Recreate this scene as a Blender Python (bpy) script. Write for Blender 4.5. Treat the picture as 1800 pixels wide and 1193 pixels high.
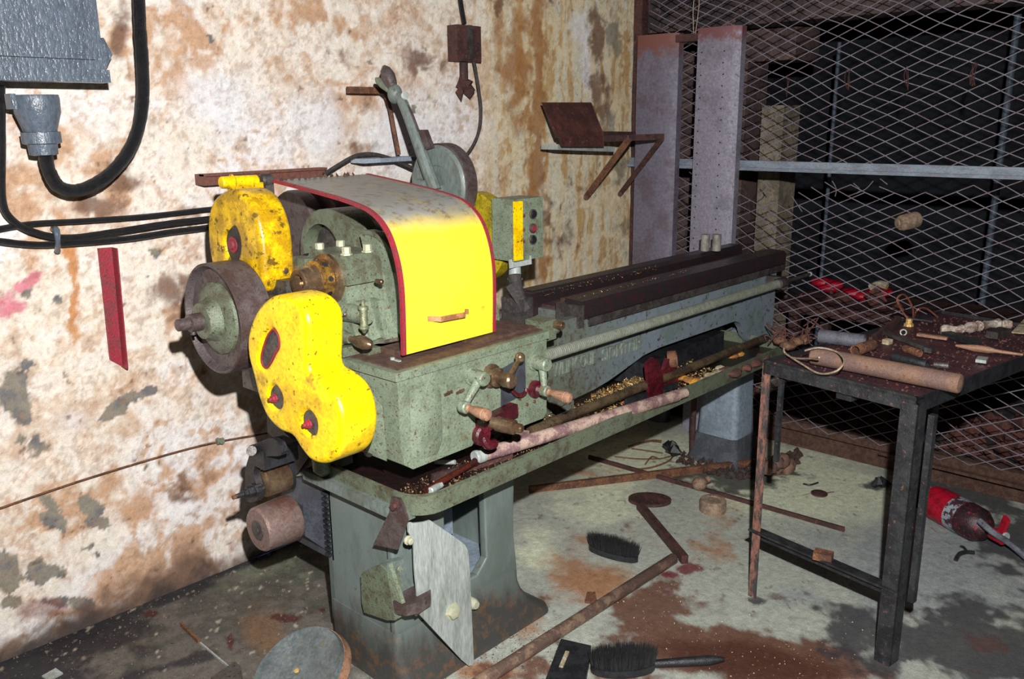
import bpy, bmesh, math, random
import numpy as np
from mathutils import Vector, Matrix
random.seed(7)
for o in list(bpy.data.objects): bpy.data.objects.remove(o)
S = bpy.context.scene
COL = S.collection
# ------------------------------------------------------------------ camera
CX = Vector((0.67686284, -0.73603946, -0.01012956))    # image right in world
CD = Vector((-0.18729182, -0.15889311, -0.96936822))   # image down in world
CF = Vector((0.71188375, 0.65802651, -0.24540301))     # view direction in world
FPX = 1526.07
CAM = Vector((0, 0, 1.6))
cd = bpy.data.cameras.new('camera'); cam = bpy.data.objects.new('camera', cd); COL.objects.link(cam)
M = Matrix.Identity(4)
for i in range(3):
    M[i][0] = CX[i]; M[i][1] = -CD[i]; M[i][2] = -CF[i]; M[i][3] = CAM[i]
cam.matrix_world = M
cd.sensor_width = 36; cd.lens = FPX / 1800 * 36; cd.clip_start = 0.02; cd.clip_end = 60
S.camera = cam
# ------------------------------------------------------------------ light: one hand-held flash, faint cold ambience
w = bpy.data.worlds.new('world'); S.world = w; w.use_nodes = True
bg = w.node_tree.nodes['Background']; bg.inputs[0].default_value = (0.22, 0.42, 0.9, 1); bg.inputs[1].default_value = 0.05
fl = bpy.data.lights.new('camera_flash', 'SPOT'); flo = bpy.data.objects.new('camera_flash', fl); COL.objects.link(flo)
fl.energy = 630; fl.color = (1.0, 0.97, 0.94); fl.spot_size = math.radians(150); fl.spot_blend = 1.0; fl.shadow_soft_size = 0.018
flo.location = CAM + CX * 0.08 - CD * 0.26 - CF * 0.02
flo.rotation_euler = (Vector((2.4, 2.1, 0.95)) - flo.location).to_track_quat('-Z', 'Y').to_euler()
S.view_settings.view_transform = 'Standard'; S.view_settings.look = 'None'
S.view_settings.exposure = 0.0; S.view_settings.gamma = 1.0; S.view_settings.use_curve_mapping = False

# ------------------------------------------------------------------ helpers
def at(px, py, x=None, y=None, z=None):
    d = CX * (px - 900) + CD * (py - 596.5) + CF * FPX
    if x is not None: t = (x - CAM.x) / d.x
    elif y is not None: t = (y - CAM.y) / d.y
    else: t = (z - CAM.z) / d.z
    return CAM + d * t
def lin(c):
    return tuple((v / 12.92 if v <= 0.04045 else ((v + 0.055) / 1.055) ** 2.4) for v in c)
def rgb(h):
    return lin((int(h[0:2], 16) / 255, int(h[2:4], 16) / 255, int(h[4:6], 16) / 255))
def catmull(pts, k=6, closed=False):
    pts = [Vector(p) for p in pts]; n = len(pts); out = []
    rng = range(n) if closed else range(n - 1)
    for i in rng:
        p0 = pts[(i - 1) % n] if closed or i > 0 else pts[0]
        p1 = pts[i]; p2 = pts[(i + 1) % n]
        p3 = pts[(i + 2) % n] if closed or i + 2 < n else pts[-1]
        for j in range(k):
            t = j / k
            out.append(0.5 * ((2 * p1) + (-p0 + p2) * t + (2 * p0 - 5 * p1 + 4 * p2 - p3) * t * t + (-p0 + 3 * p1 - 3 * p2 + p3) * t ** 3))
    if not closed: out.append(pts[-1])
    return out
def frame(d):
    d = d.normalized(); a = Vector((0, 0, 1)) if abs(d.z) < 0.9 else Vector((1, 0, 0))
    u = d.cross(a).normalized(); v = d.cross(u).normalized()
    return u, v
class B:
    def __init__(s): s.bm = bmesh.new()
    def _bev(s, verts, r, seg=2, ang=35):
        if r <= 0: return
        es = set(e for v in verts if v.is_valid for e in v.link_edges)
        es = [e for e in es if len(e.link_faces) == 2 and e.calc_face_angle(0) > math.radians(ang)]
        if es: bmesh.ops.bevel(s.bm, geom=es, offset=r, offset_type='OFFSET', segments=seg, profile=0.5, affect='EDGES', clamp_overlap=True)
    def box(s, a, b, bev=0, seg=2):
        a = Vector(a); b = Vector(b)
        return s.obox((a + b) / 2, (1, 0, 0), (0, 1, 0), [abs(b[i] - a[i]) / 2 for i in range(3)], bev, seg)
    def obox(s, c, u, v, h, bev=0, seg=2):
        c = Vector(c); u = Vector(u).normalized(); v = Vector(v); v = (v - u * v.dot(u)).normalized(); w_ = u.cross(v)
        vs = [s.bm.verts.new(c + u * h[0] * i + v * h[1] * j + w_ * h[2] * k) for i in (-1, 1) for j in (-1, 1) for k in (-1, 1)]
        for f in ((0, 1, 3, 2), (4, 6, 7, 5), (0, 4, 5, 1), (2, 3, 7, 6), (0, 2, 6, 4), (1, 5, 7, 3)): s.bm.faces.new([vs[i] for i in f])
        s._bev(vs, bev, seg); return s
    def bar(s, p0, p1, wd, th, up=(0, 0, 1), bev=0):
        p0 = Vector(p0); p1 = Vector(p1); d = p1 - p0
        return s.obox((p0 + p1) / 2, d, up, (d.length / 2, wd / 2, th / 2), bev)
    def rev(s, p0, ax, prof, n=24, cap=True):
        p0 = Vector(p0); ax = Vector(ax).normalized(); u, v = frame(ax); rings = []
        for t, r in prof:
            rings.append([s.bm.verts.new(p0 + ax * t + (u * math.cos(2 * math.pi * i / n) + v * math.sin(2 * math.pi * i / n)) * max(r, 1e-5)) for i in range(n)])
        for a, b in zip(rings, rings[1:]):
            for i in range(n): s.bm.faces.new((a[i], a[(i + 1) % n], b[(i + 1) % n], b[i]))
        if cap:
            s.bm.faces.new(rings[0][::-1]); s.bm.faces.new(rings[-1])
        return s
    def cyl(s, p0, p1, r, r1=None, n=20, bev=0):
        p0 = Vector(p0); p1 = Vector(p1); L = (p1 - p0).length; r1 = r if r1 is None else r1
        pr = [(0, r), (L, r1)] if bev <= 0 else [(0, r - bev), (bev, r), (L - bev, r1), (L, r1 - bev)]
        return s.rev(p0, p1 - p0, pr, n)
    def pipe(s, p0, p1, r, ri, n=20):
        p0 = Vector(p0); p1 = Vector(p1); L = (p1 - p0).length
        return s.rev(p0, p1 - p0, [(0.002, ri), (0, r - .001), (0.002, r), (L - .002, r), (L, r - .001), (L - .001, ri), (0.002, ri)], n, cap=False)
    def tube(s, pts, r, n=8, k=6, smooth=True, jit=0):
        P = catmull(pts, k) if smooth and len(pts) > 2 else [Vector(p) for p in pts]
        rings = []; u = None
        for i, p in enumerate(P):
            d = (P[min(i + 1, len(P) - 1)] - P[max(i - 1, 0)]).normalized()
            if u is None: u, v = frame(d)
            else:
                u = (u - d * u.dot(d)).normalized(); v = d.cross(u)
            rr = r(i / (len(P) - 1)) if callable(r) else r
            rr *= 1 + jit * random.uniform(-1, 1)
            rings.append([s.bm.verts.new(p + (u * math.cos(2 * math.pi * j / n) + v * math.sin(2 * math.pi * j / n)) * rr) for j in range(n)])
        for a, b in zip(rings, rings[1:]):
            for i in range(n): s.bm.faces.new((a[i], a[(i + 1) % n], b[(i + 1) % n], b[i]))
        s.bm.faces.new(rings[0][::-1]); s.bm.faces.new(rings[-1]); return s
    def prism(s, pts, vec, bev=0, seg=2, ang=35):
        vec = Vector(vec); a = [s.bm.verts.new(Vector(p)) for p in pts]; b = [s.bm.verts.new(Vector(p) + vec) for p in pts]; n = len(a)
        s.bm.faces.new(a); s.bm.faces.new(b[::-1])
        for i in range(n): s.bm.faces.new((a[(i + 1) % n], a[i], b[i], b[(i + 1) % n]))
        s._bev(a + b, bev, seg, ang); return s
    def loft(s, loops, cap=True):
        R = [[s.bm.verts.new(Vector(p)) for p in L] for L in loops]; n = len(R[0])
        for a, b in zip(R, R[1:]):
            for i in range(n): s.bm.faces.new((a[i], a[(i + 1) % n], b[(i + 1) % n], b[i]))
        if cap: s.bm.faces.new(R[0][::-1]); s.bm.faces.new(R[-1])
        return s
    def sph(s, c, r, sc=(1, 1, 1), n=16, m=10):
        c = Vector(c); R = []
        for j in range(1, m):
            t = math.pi * j / m
            R.append([s.bm.verts.new(c + Vector((math.sin(t) * math.cos(2 * math.pi * i / n) * sc[0], math.sin(t) * math.sin(2 * math.pi * i / n) * sc[1], math.cos(t) * sc[2])) * r) for i in range(n)])
        tp = s.bm.verts.new(c + Vector((0, 0, r * sc[2]))); bt = s.bm.verts.new(c - Vector((0, 0, r * sc[2])))
        for a, b in zip(R, R[1:]):
            for i in range(n): s.bm.faces.new((a[i], b[i], b[(i + 1) % n], a[(i + 1) % n]))
        for i in range(n):
            s.bm.faces.new((tp, R[0][i], R[0][(i + 1) % n])); s.bm.faces.new((bt, R[-1][(i + 1) % n], R[-1][i]))
        return s
    def sheet(s, prof, vec, th, nrm_in=None):
        """bent sheet: open polyline swept by vec, thickness th towards the inside"""
        vec = Vector(vec); P = [Vector(p) for p in prof]; I = []
        for i, p in enumerate(P):
            d = (P[min(i + 1, len(P) - 1)] - P[max(i - 1, 0)]).normalized()
            nn = d.cross(vec).normalized()
            I.append(p + nn * th)
        s.prism(P + I[::-1], vec); return s
    def rock(s, c, r, sc=(1, 1, 1)):
        c = Vector(c); vs = []
        for d in ((1, 0, 0), (-1, 0, 0), (0, 1, 0), (0, -1, 0), (0, 0, 1), (0, 0, -1)):
            vs.append(s.bm.verts.new(c + Vector([d[i] * r * sc[i] * random.uniform(.6, 1.2) + random.uniform(-.3, .3) * r * sc[i] for i in range(3)])))
        for f in ((0, 2, 4), (2, 1, 4), (1, 3, 4), (3, 0, 4), (2, 0, 5), (1, 2, 5), (3, 1, 5), (0, 3, 5)): s.bm.faces.new([vs[i] for i in f])
        return s
def put(name, b, mat, parent=None, smooth=35, kind=None, label=None):
    """link one mesh; vertices are given in world space"""
    bm = b.bm; bmesh.ops.recalc_face_normals(bm, faces=bm.faces)
    me = bpy.data.meshes.new(name)
    if parent is not None: org = abs_loc(parent)
    else:
        vs = [v.co for v in bm.verts]
        org = Vector((sum(v.x for v in vs) / len(vs), sum(v.y for v in vs) / len(vs), min(v.z for v in vs)))
    bmesh.ops.translate(bm, verts=bm.verts, vec=-org)
    bm.to_mesh(me); bm.free()
    o = bpy.data.objects.new(name, me); COL.objects.link(o)
    if parent is not None: o.parent = parent
    else: o.location = org
    me.materials.append(mat)
    if smooth:
        me.polygons.foreach_set('use_smooth', [True] * len(me.polygons)); me.set_sharp_from_angle(angle=math.radians(smooth))
    if kind: o['kind'] = kind
    if label: o['label'] = label
    return o
def abs_loc(o):
    v = Vector(o.location)
    while o.parent: o = o.parent; v = v + o.location
    return v
def tag(o, label, cat, group=None):
    o['label'] = label; o['category'] = cat
    if group: o['group'] = group
    return o
def thing(name, loc, label, cat, group=None):
    o = bpy.data.objects.new(name, None); COL.objects.link(o); o.location = loc; o.empty_display_size = .05
    return tag(o, label, cat, group)
def curveplate(name, outer, holes, org, u, v, th, bev, mat, parent, res=3, label=None, kind=None):
    """cast plate with rounded rims: 2D outline (world points) with holes, thickness th along u x v starting at the outline plane"""
    u = Vector(u).normalized(); v = Vector(v).normalized(); w_ = u.cross(v); org = Vector(org)
    cu = bpy.data.curves.new(name, 'CURVE'); cu.dimensions = '2D'; cu.fill_mode = 'BOTH'
    cu.extrude = max(th / 2 - bev, 0.0001); cu.bevel_depth = bev; cu.bevel_resolution = res; cu.offset = -bev
    def area(Q): return sum(Q[i][0] * Q[(i + 1) % len(Q)][1] - Q[(i + 1) % len(Q)][0] * Q[i][1] for i in range(len(Q)))
    for k, L in enumerate([outer] + holes):
        Q = [((Vector(p) - org).dot(u), (Vector(p) - org).dot(v)) for p in L]
        if (area(Q) > 0) != (k == 0): Q = Q[::-1]
        sp = cu.splines.new('POLY'); sp.points.add(len(Q) - 1)
        for i, q in enumerate(Q): sp.points[i].co = (q[0], q[1], 0, 1)
        sp.use_cyclic_u = True
    tmp = bpy.data.objects.new('tmp', cu); COL.objects.link(tmp)
    me = bpy.data.meshes.new_from_object(tmp.evaluated_get(bpy.context.evaluated_depsgraph_get()))
    bpy.data.objects.remove(tmp)
    b = B(); b.bm.from_mesh(me)
    T = Matrix.Identity(4)
    for i in range(3):
        T[i][0] = u[i]; T[i][1] = v[i]; T[i][2] = w_[i]; T[i][3] = (org + w_ * th / 2)[i]
    bmesh.ops.transform(b.bm, matrix=T, verts=b.bm.verts)
    bmesh.ops.remove_doubles(b.bm, verts=b.bm.verts, dist=1e-5)
    return put(name, b, mat, parent, label=label, kind=kind)

# ------------------------------------------------------------------ materials
MATS = {}
def nt_new(name):
    m = bpy.data.materials.new(name); m.use_nodes = True; t = m.node_tree
    return m, t, t.nodes, t.links, t.nodes['Principled BSDF']
def ramp(t, src, a, b):
    r = t.nodes.new('ShaderNodeMapRange'); r.interpolation_type = 'SMOOTHSTEP'
    r.inputs[1].default_value = a; r.inputs[2].default_value = b; t.links.new(src, r.inputs[0]); return r.outputs[0]
def noise(t, vec, sc, det=6, rough=.65, off=0.0):
    n = t.nodes.new('ShaderNodeTexNoise'); n.noise_dimensions = '4D'; n.inputs['W'].default_value = off
    n.inputs['Scale'].default_value = sc; n.inputs['Detail'].default_value = det; n.inputs['Roughness'].default_value = rough
    t.links.new(vec, n.inputs['Vector']); return n.outputs['Fac']
def mixc(t, fac, a, b):
    m = t.nodes.new('ShaderNodeMix'); m.data_type = 'RGBA'
    if isinstance(fac, float): m.inputs[0].default_value = fac
    else: t.links.new(fac, m.inputs[0])
    for i, c in ((6, a), (7, b)):
        if isinstance(c, tuple): m.inputs[i].default_value = (*c, 1)
        else: t.links.new(c, m.inputs[i])
    return m.outputs[2]
def bumpn(t, h, st, dist, bs):
    b = t.nodes.new('ShaderNodeBump'); b.inputs['Strength'].default_value = st; b.inputs['Distance'].default_value = dist
    t.links.new(h, b.inputs['Height']); t.links.new(b.outputs[0], bs.inputs['Normal'])
def pm(name, base, c2, c3, s=9, t2=.52, t3=.6, rough=.5, metal=0.0, bump=.35, w2=.07, w3=.04, s3=None, stretch=None, seed=0.0, c4=None, t4=.62, spec=.5):
    if name in MATS: return MATS[name]
    m, t, N, L, bs = nt_new(name)
    g = N.new('ShaderNodeNewGeometry'); vec = g.outputs['Position']
    if stretch:
        mp = N.new('ShaderNodeMapping'); mp.inputs['Scale'].default_value = stretch; L.new(vec, mp.inputs[0]); vec = mp.outputs[0]
    n1 = noise(t, vec, s, 7, .7, seed); n2 = noise(t, vec, s3 or s * 4.5, 5, .7, seed + 3); n3 = noise(t, vec, s * 14, 3, .6, seed + 5)
    c = mixc(t, ramp(t, n1, t2 - w2, t2 + w2), rgb(base), rgb(c2))
    c = mixc(t, ramp(t, n2, t3 - w3, t3 + w3), c, rgb(c3))
    if c4:
        n4 = noise(t, vec, s * .45, 6, .75, seed + 9); c = mixc(t, ramp(t, n4, t4 - .05, t4 + .05), c, rgb(c4))
    v = N.new('ShaderNodeMapRange'); v.inputs[1].default_value = .3; v.inputs[2].default_value = .7; v.inputs[3].default_value = .72; v.inputs[4].default_value = 1.22
    L.new(n3, v.inputs[0]); hs = N.new('ShaderNodeHueSaturation'); L.new(v.outputs[0], hs.inputs['Value']); L.new(c, hs.inputs['Color'])
    L.new(hs.outputs[0], bs.inputs['Base Color'])
    r = N.new('ShaderNodeMapRange'); r.inputs[1].default_value = .3; r.inputs[2].default_value = .7; r.inputs[3].default_value = max(rough - .14, .05); r.inputs[4].default_value = min(rough + .18, 1)
    L.new(n2, r.inputs[0]); L.new(r.outputs[0], bs.inputs['Roughness'])
    bs.inputs['Metallic'].default_value = metal; bs.inputs['Specular IOR Level'].default_value = spec
    ad = N.new('ShaderNodeMath'); L.new(n2, ad.inputs[0]); L.new(n3, ad.inputs[1]); bumpn(t, ad.outputs[0], bump, .004, bs)
    MATS[name] = m; return m
green = pm('green machine paint', '74816f', '616b5a', '54402e', s=16, t2=.54, t3=.59, w3=.05, s3=120, w2=.10, rough=.36, bump=.3, c4='66563e', t4=.63)
green_dirty = pm('greasy green paint', '626c5a', '4e4c3e', '40301f', s3=100, s=22, w2=.10, t2=.54, t3=.6, rough=.33, bump=.5, seed=2.0)
greengrey = pm('grey green cabinet paint', '66716e', '5a6058', '4a3f34', s=7, t2=.55, t3=.68, rough=.42, bump=.25, seed=4.0, stretch=(1, 1, .45))
bedgrey0 = pm('blue grey bed paint', '74808a', '5d665f', '3c3430', s=8, t2=.56, t3=.6, rough=.5, bump=.3, seed=6.0, c4='5a5244', t4=.56)
m, t, N, L, bs = nt_new('bed paint, greasy at one end'); g = N.new('ShaderNodeNewGeometry'); sx = N.new('ShaderNodeSeparateXYZ'); L.new(g.outputs['Position'], sx.inputs[0])
n1 = noise(t, g.outputs['Position'], 9, 8, .7); n2 = noise(t, g.outputs['Position'], 45, 6, .75, 4)
ma = N.new('ShaderNodeMath'); ma.operation = 'MULTIPLY_ADD'; L.new(n1, ma.inputs[0]); ma.inputs[1].default_value = 1.6; L.new(sx.outputs['X'], ma.inputs[2])
c = mixc(t, ramp(t, n1, .46, .60), rgb('707c86'), rgb('62706e'))
c = mixc(t, ramp(t, ma.outputs[0], 3.45, 2.9), c, mixc(t, ramp(t, n2, .44, .6), rgb('5a6258'), rgb('4c4438')))
c = mixc(t, ramp(t, n2, .56, .63), c, rgb('443c36')); L.new(c, bs.inputs['Base Color']); bs.inputs['Roughness'].default_value = .45; bumpn(t, n2, .3, .004, bs); bedgrey = m
bluegrey = pm('plain blue grey paint', '7c8a98', '6c7986', '4c453f', s=5, t2=.55, t3=.72, rough=.5, bump=.15, seed=7.0)
yellow = pm('yellow guard paint', 'efca08', 'dcb006', '6a5214', s=9, t2=.54, t3=.61, rough=.3, bump=.18, w3=.03, s3=60, seed=1.0, c4='a8861c', t4=.585)
yellow_old = pm('worn yellow guard paint', 'dcb20c', 'a8830f', '5f4a12', s=13, t2=.5, t3=.58, rough=.3, bump=.25, s3=40, seed=8.0)
hood_mat = None
redtrim = pm('red edge paint', '8e2434', '743038', '5a3028', s=20, t2=.55, t3=.58, rough=.5)
redpaint = pm('glossy red paint', 'a80e2a', '7c0c20', '3a1014', s=20, t2=.55, t3=.6, rough=.35)
oxred = pm('dark red oiled metal', '5a1522', '3c1018', '261014', s=25, t2=.5, t3=.58, rough=.22)
rust = pm('brown rust', '6e4a34', '4e3226', '8a5a36', s=18, t2=.5, t3=.58, rough=.75, bump=.6)
darkrust = pm('dark rust', '4a2c2a', '33201f', '6a4030', s=18, t2=.5, t3=.6, rough=.7, bump=.6, seed=3.0)
steel = pm('dull steel', '8a8078', '6a5c50', '4b3a2e', s=22, t2=.52, t3=.62, rough=.32, metal=.6, bump=.2)
brass = pm('browned bright steel', '8e7860', '745a46', '5e4636', s=8, t2=.52, t3=.7, rough=.26, metal=.75, bump=.2)
iron = pm('dark bare iron', '55514f', '3f3a39', '2a2422', s=18, t2=.5, t3=.6, rough=.4, metal=.35, bump=.35)
ironbrown = pm('brown grey wheel rim', '5a5152', '4a3b38', '363034', s=14, t2=.5, t3=.6, rough=.45, metal=.25, bump=.3)
black = pm('black grimy paint', '26282c', '1a1b1f', '3a322e', s=22, t2=.5, t3=.66, rough=.4, bump=.4)
blackrust = pm('black paint over rust', '2c2e31', '1d1e22', '6b4638', s=16, t2=.5, t3=.63, rough=.45, bump=.45, seed=5.0)
legpeel = pm('flaked black paint over pink rust', '3a393b', '8a5e50', '2a2626', s=24, t2=.5, t3=.6, rough=.55, bump=.5, seed=15.0, stretch=(1, 1, .35))
rubber = pm('tarred black cable', '1b1c20', '121216', '3e3a38', s=60, t2=.5, t3=.66, rough=.33, bump=.9)
cablegrey = pm('dusty cable', '3e3a38', '2b2a2c', '6a5648', s=40, t2=.5, t3=.6, rough=.6, bump=.6)
boxgrey = pm('thick grey gloss paint', '545f6c', '4c5662', '7d8790', s=7, t2=.55, t3=.72, rough=.3, bump=.8, stretch=(1, 1, .5), seed=11.0)
galv = pm('spotted galvanised steel', '7d7a88', '6c6976', '55505a', s=7, t2=.55, t3=.62, rough=.6, metal=.1, bump=.2, s3=70, seed=12.0)
galvdark = pm('dull galvanised steel', '635f6e', '574d58', '6a4a3e', s=5, t2=.55, t3=.7, rough=.6, bump=.2, seed=14.0, c4='5a3a34', t4=.6)
wood = pm('worn handle wood', '94705a', '7a5844', '5a3c2c', s=20, t2=.5, t3=.62, rough=.45, stretch=(2, .5, 2))
oily = pm('oily black tray floor', '1d1615', '2c1a1a', '4a3426', s=30, t2=.52, t3=.68, rough=.12, bump=.9, c4='3c1018', t4=.6, spec=.8)
wayblack = pm('oiled bed way', '2b2628', '3a2228', '4e3a2c', s=22, t2=.56, t3=.68, rough=.3, metal=.2, bump=.4, c4='3c2026', t4=.62)
chips = pm('brass coloured swarf', 'c09850', 'e0c488', '6c4a2c', s=200, t2=.5, t3=.6, rough=.3, metal=.4)
chipsdark = pm('dark swarf', '5c4436', 'a08058', '2c1e1a', s=160, t2=.5, t3=.55, rough=.4)
def top_rust(mt, z0, z1, col):
    t = mt.node_tree; bs = t.nodes['Principled BSDF']; src = bs.inputs['Base Color'].links[0].from_socket
    g = t.nodes.new('ShaderNodeNewGeometry'); sx = t.nodes.new('ShaderNodeSeparateXYZ'); t.links.new(g.outputs['Position'], sx.inputs[0])
    n_ = noise(t, g.outputs['Position'], 16, 6, .7, 2.0); ma = t.nodes.new('ShaderNodeMath'); ma.operation = 'MULTIPLY_ADD'
    t.links.new(n_, ma.inputs[0]); ma.inputs[1].default_value = .22; t.links.new(sx.outputs['Z'], ma.inputs[2])
    t.links.new(mixc(t, ramp(t, ma.outputs[0], z0, z1), src, rgb(col)), bs.inputs['Base Color'])
top_rust(galv, 2.04, 2.10, '6a4044'); top_rust(galvdark, 1.99, 2.07, '6a4038')
dustmat = pm('brown oily dust', '5e4638', '4a3028', '8a7860', s=40, t2=.5, t3=.66, rough=.7, bump=1.0)
alu = pm('pale scuffed aluminium', 'a2aaa8', '8a918c', '9c9468', s=9, t2=.55, t3=.68, rough=.4, metal=.15, bump=.2, stretch=(1.6, 1, .3), seed=16.0)
meshwire = pm('rusty expanded metal', '716d79', '685c64', '5a4644', s=14, t2=.52, t3=.6, rough=.7, bump=.2)
darkwall = pm('dark brown rear wall', '4a3e3e', '2e292c', '6a5650', s=4, t2=.5, t3=.6, rough=.9, bump=.8)
rubble_m = pm('red brown rubble', '6e4038', '4c3430', '9a9088', s=30, t2=.5, t3=.64, rough=.8, bump=.8)
rag = pm('ochre rag', 'd89a2c', 'a06a3c', '6a4a3a', s=30, t2=.48, t3=.62, rough=.85, bump=.9)
paper = pm('dirty pale rag', 'c8c0a4', 'a09070', '6a5a44', s=40, t2=.5, t3=.6, rough=.85, bump=.9)
pipepaint = pm('flaked pink grey pipe', 'b49c8e', '7c5f60', '9a8c90', s=16, t2=.5, t3=.6, rough=.6, bump=.6, seed=20.0)
benchrust = pm('maroon bench top', '4c2a30', '38222a', '6a3a36', s=20, t2=.5, t3=.62, rough=.45, bump=.6)
rustbar = pm('orange brown rusty bar', '765a4a', '66504a', '4c3a36', s=14, t2=.5, t3=.62, rough=.7, bump=.45, seed=22.0)
stone = pm('flaking pale lump', 'a08a74', '7c6858', '5c4438', s=30, t2=.5, t3=.6, rough=.85, bump=.9)
bristle = pm('black bristle', '1e1f22', '121316', '3a3634', s=80, t2=.5, t3=.66, rough=.8, bump=.5)
bolt_w = pm('paint blotched bolt', 'b4b098', 'a0a48c', '7a6a50', s=40, t2=.5, t3=.66, rough=.5)
copper = pm('copper wire', 'b0705c', '8a5548', '6a4038', s=60, t2=.5, t3=.66, rough=.4, metal=.3)
wirepale = pm('pale wire', 'a89880', '8c7c6c', '6a5a4c', s=60, t2=.5, t3=.66, rough=.4)
# ------------------------------------------------------------------ painted-on wear for wall and floor
def lattice(x, y, seed):
    xi = np.floor(x).astype(np.int64); yi = np.floor(y).astype(np.int64); xf = x - xi; yf = y - yi
    def h(a, b):
        n = (a * 374761393 + b * 668265263 + seed * 982451653) & 0xffffffff
        n = ((n ^ (n >> 13)) * 1274126177) & 0xffffffff
        return ((n ^ (n >> 16)) & 0xffff) / 65535.0
    u = xf * xf * (3 - 2 * xf); v = yf * yf * (3 - 2 * yf)
    return (h(xi, yi) * (1 - u) + h(xi + 1, yi) * u) * (1 - v) + (h(xi, yi + 1) * (1 - u) + h(xi + 1, yi + 1) * u) * v
def fbm(x, y, s, seed, oct=5):
    r = 0; a = .5; tot = 0
    for i in range(oct):
        r = r + a * lattice(x * s, y * s, seed + i * 17); tot += a; s *= 2.07; a *= .55
    return r / tot
def sst(v, a, b):
    t = np.clip((v - a) / (b - a), 0, 1); return t * t * (3 - 2 * t)
def to_px(X, Y, Z):
    dx, dy, dz = X - CAM.x, Y - CAM.y, Z - CAM.z
    a = dx * CX.x + dy * CX.y + dz * CX.z; b = dx * CD.x + dy * CD.y + dz * CD.z; c = np.maximum(dx * CF.x + dy * CF.y + dz * CF.z, .05)
    return 900 + FPX * a / c, 596.5 + FPX * b / c
def blob(u, v, L):
    m = np.zeros_like(u)
    for (cx, cy, rx, ry, rot, st) in L:
        c, s_ = math.cos(math.radians(rot)), math.sin(math.radians(rot))
        a = ((u - cx) * c + (v - cy) * s_) / rx; b = (-(u - cx) * s_ + (v - cy) * c) / ry
        m = np.maximum(m, st * np.exp(-(a * a + b * b) * .7))
    return m
def grid(name, us, vs, fn, colfn, mat, kind='structure'):
    U, V = np.meshgrid(us, vs, indexing='ij'); X, Y, Z = fn(U, V)
    co = np.stack([X, Y, Z], -1).reshape(-1, 3); n, m = U.shape
    idx = np.arange(n * m).reshape(n, m)
    F = np.stack([idx[:-1, :-1], idx[1:, :-1], idx[1:, 1:], idx[:-1, 1:]], -1).reshape(-1, 4)
    me = bpy.data.meshes.new(name); me.vertices.add(len(co)); me.vertices.foreach_set('co', co.astype(np.float32).ravel())
    me.loops.add(F.size); me.loops.foreach_set('vertex_index', F.ravel().astype(np.int32))
    me.polygons.add(len(F)); me.polygons.foreach_set('loop_start', np.arange(0, F.size, 4, dtype=np.int32))
    me.polygons.foreach_set('use_smooth', np.ones(len(F), dtype=bool)); me.update()
    C, R = colfn(U, V, X, Y, Z)
    at_ = me.color_attributes.new('wear', 'FLOAT_COLOR', 'POINT')
    at_.data.foreach_set('color', np.concatenate([C, R[..., None]], -1).reshape(-1).astype(np.float32))
    o = bpy.data.objects.new(name, me); COL.objects.link(o); me.materials.append(mat); o['kind'] = kind
    return o
def wearmat(name, sc, bump, vlo, vhi, rlo, rhi, dist):
    m, t, N, L, bs = nt_new(name)
    g = N.new('ShaderNodeNewGeometry'); a = N.new('ShaderNodeVertexColor'); a.layer_name = 'wear'
    n1 = noise(t, g.outputs['Position'], sc, 8, .75); n2 = noise(t, g.outputs['Position'], sc * 6, 4, .7, 4.0)
    ad = N.new('ShaderNodeMath'); ad.operation = 'MULTIPLY_ADD'; L.new(n2, ad.inputs[0]); ad.inputs[1].default_value = .6; L.new(n1, ad.inputs[2])
    v = N.new('ShaderNodeMapRange'); v.inputs[1].default_value = .6; v.inputs[2].default_value = 1.0; v.inputs[3].default_value = vlo; v.inputs[4].default_value = vhi
    L.new(ad.outputs[0], v.inputs[0]); hs = N.new('ShaderNodeHueSaturation'); L.new(v.outputs[0], hs.inputs['Value']); L.new(a.outputs[0], hs.inputs['Color'])
    L.new(hs.outputs[0], bs.inputs['Base Color'])
    r = N.new('ShaderNodeMapRange'); r.inputs[3].default_value = rlo; r.inputs[4].default_value = rhi; L.new(a.outputs['Alpha'], r.inputs[0]); L.new(r.outputs[0], bs.inputs['Roughness'])
    bumpn(t, ad.outputs[0], bump, dist, bs); return m
def lay(C, m, col):
    c = np.array(rgb(col)); return C * (1 - m[..., None]) + c * m[..., None]
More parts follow.
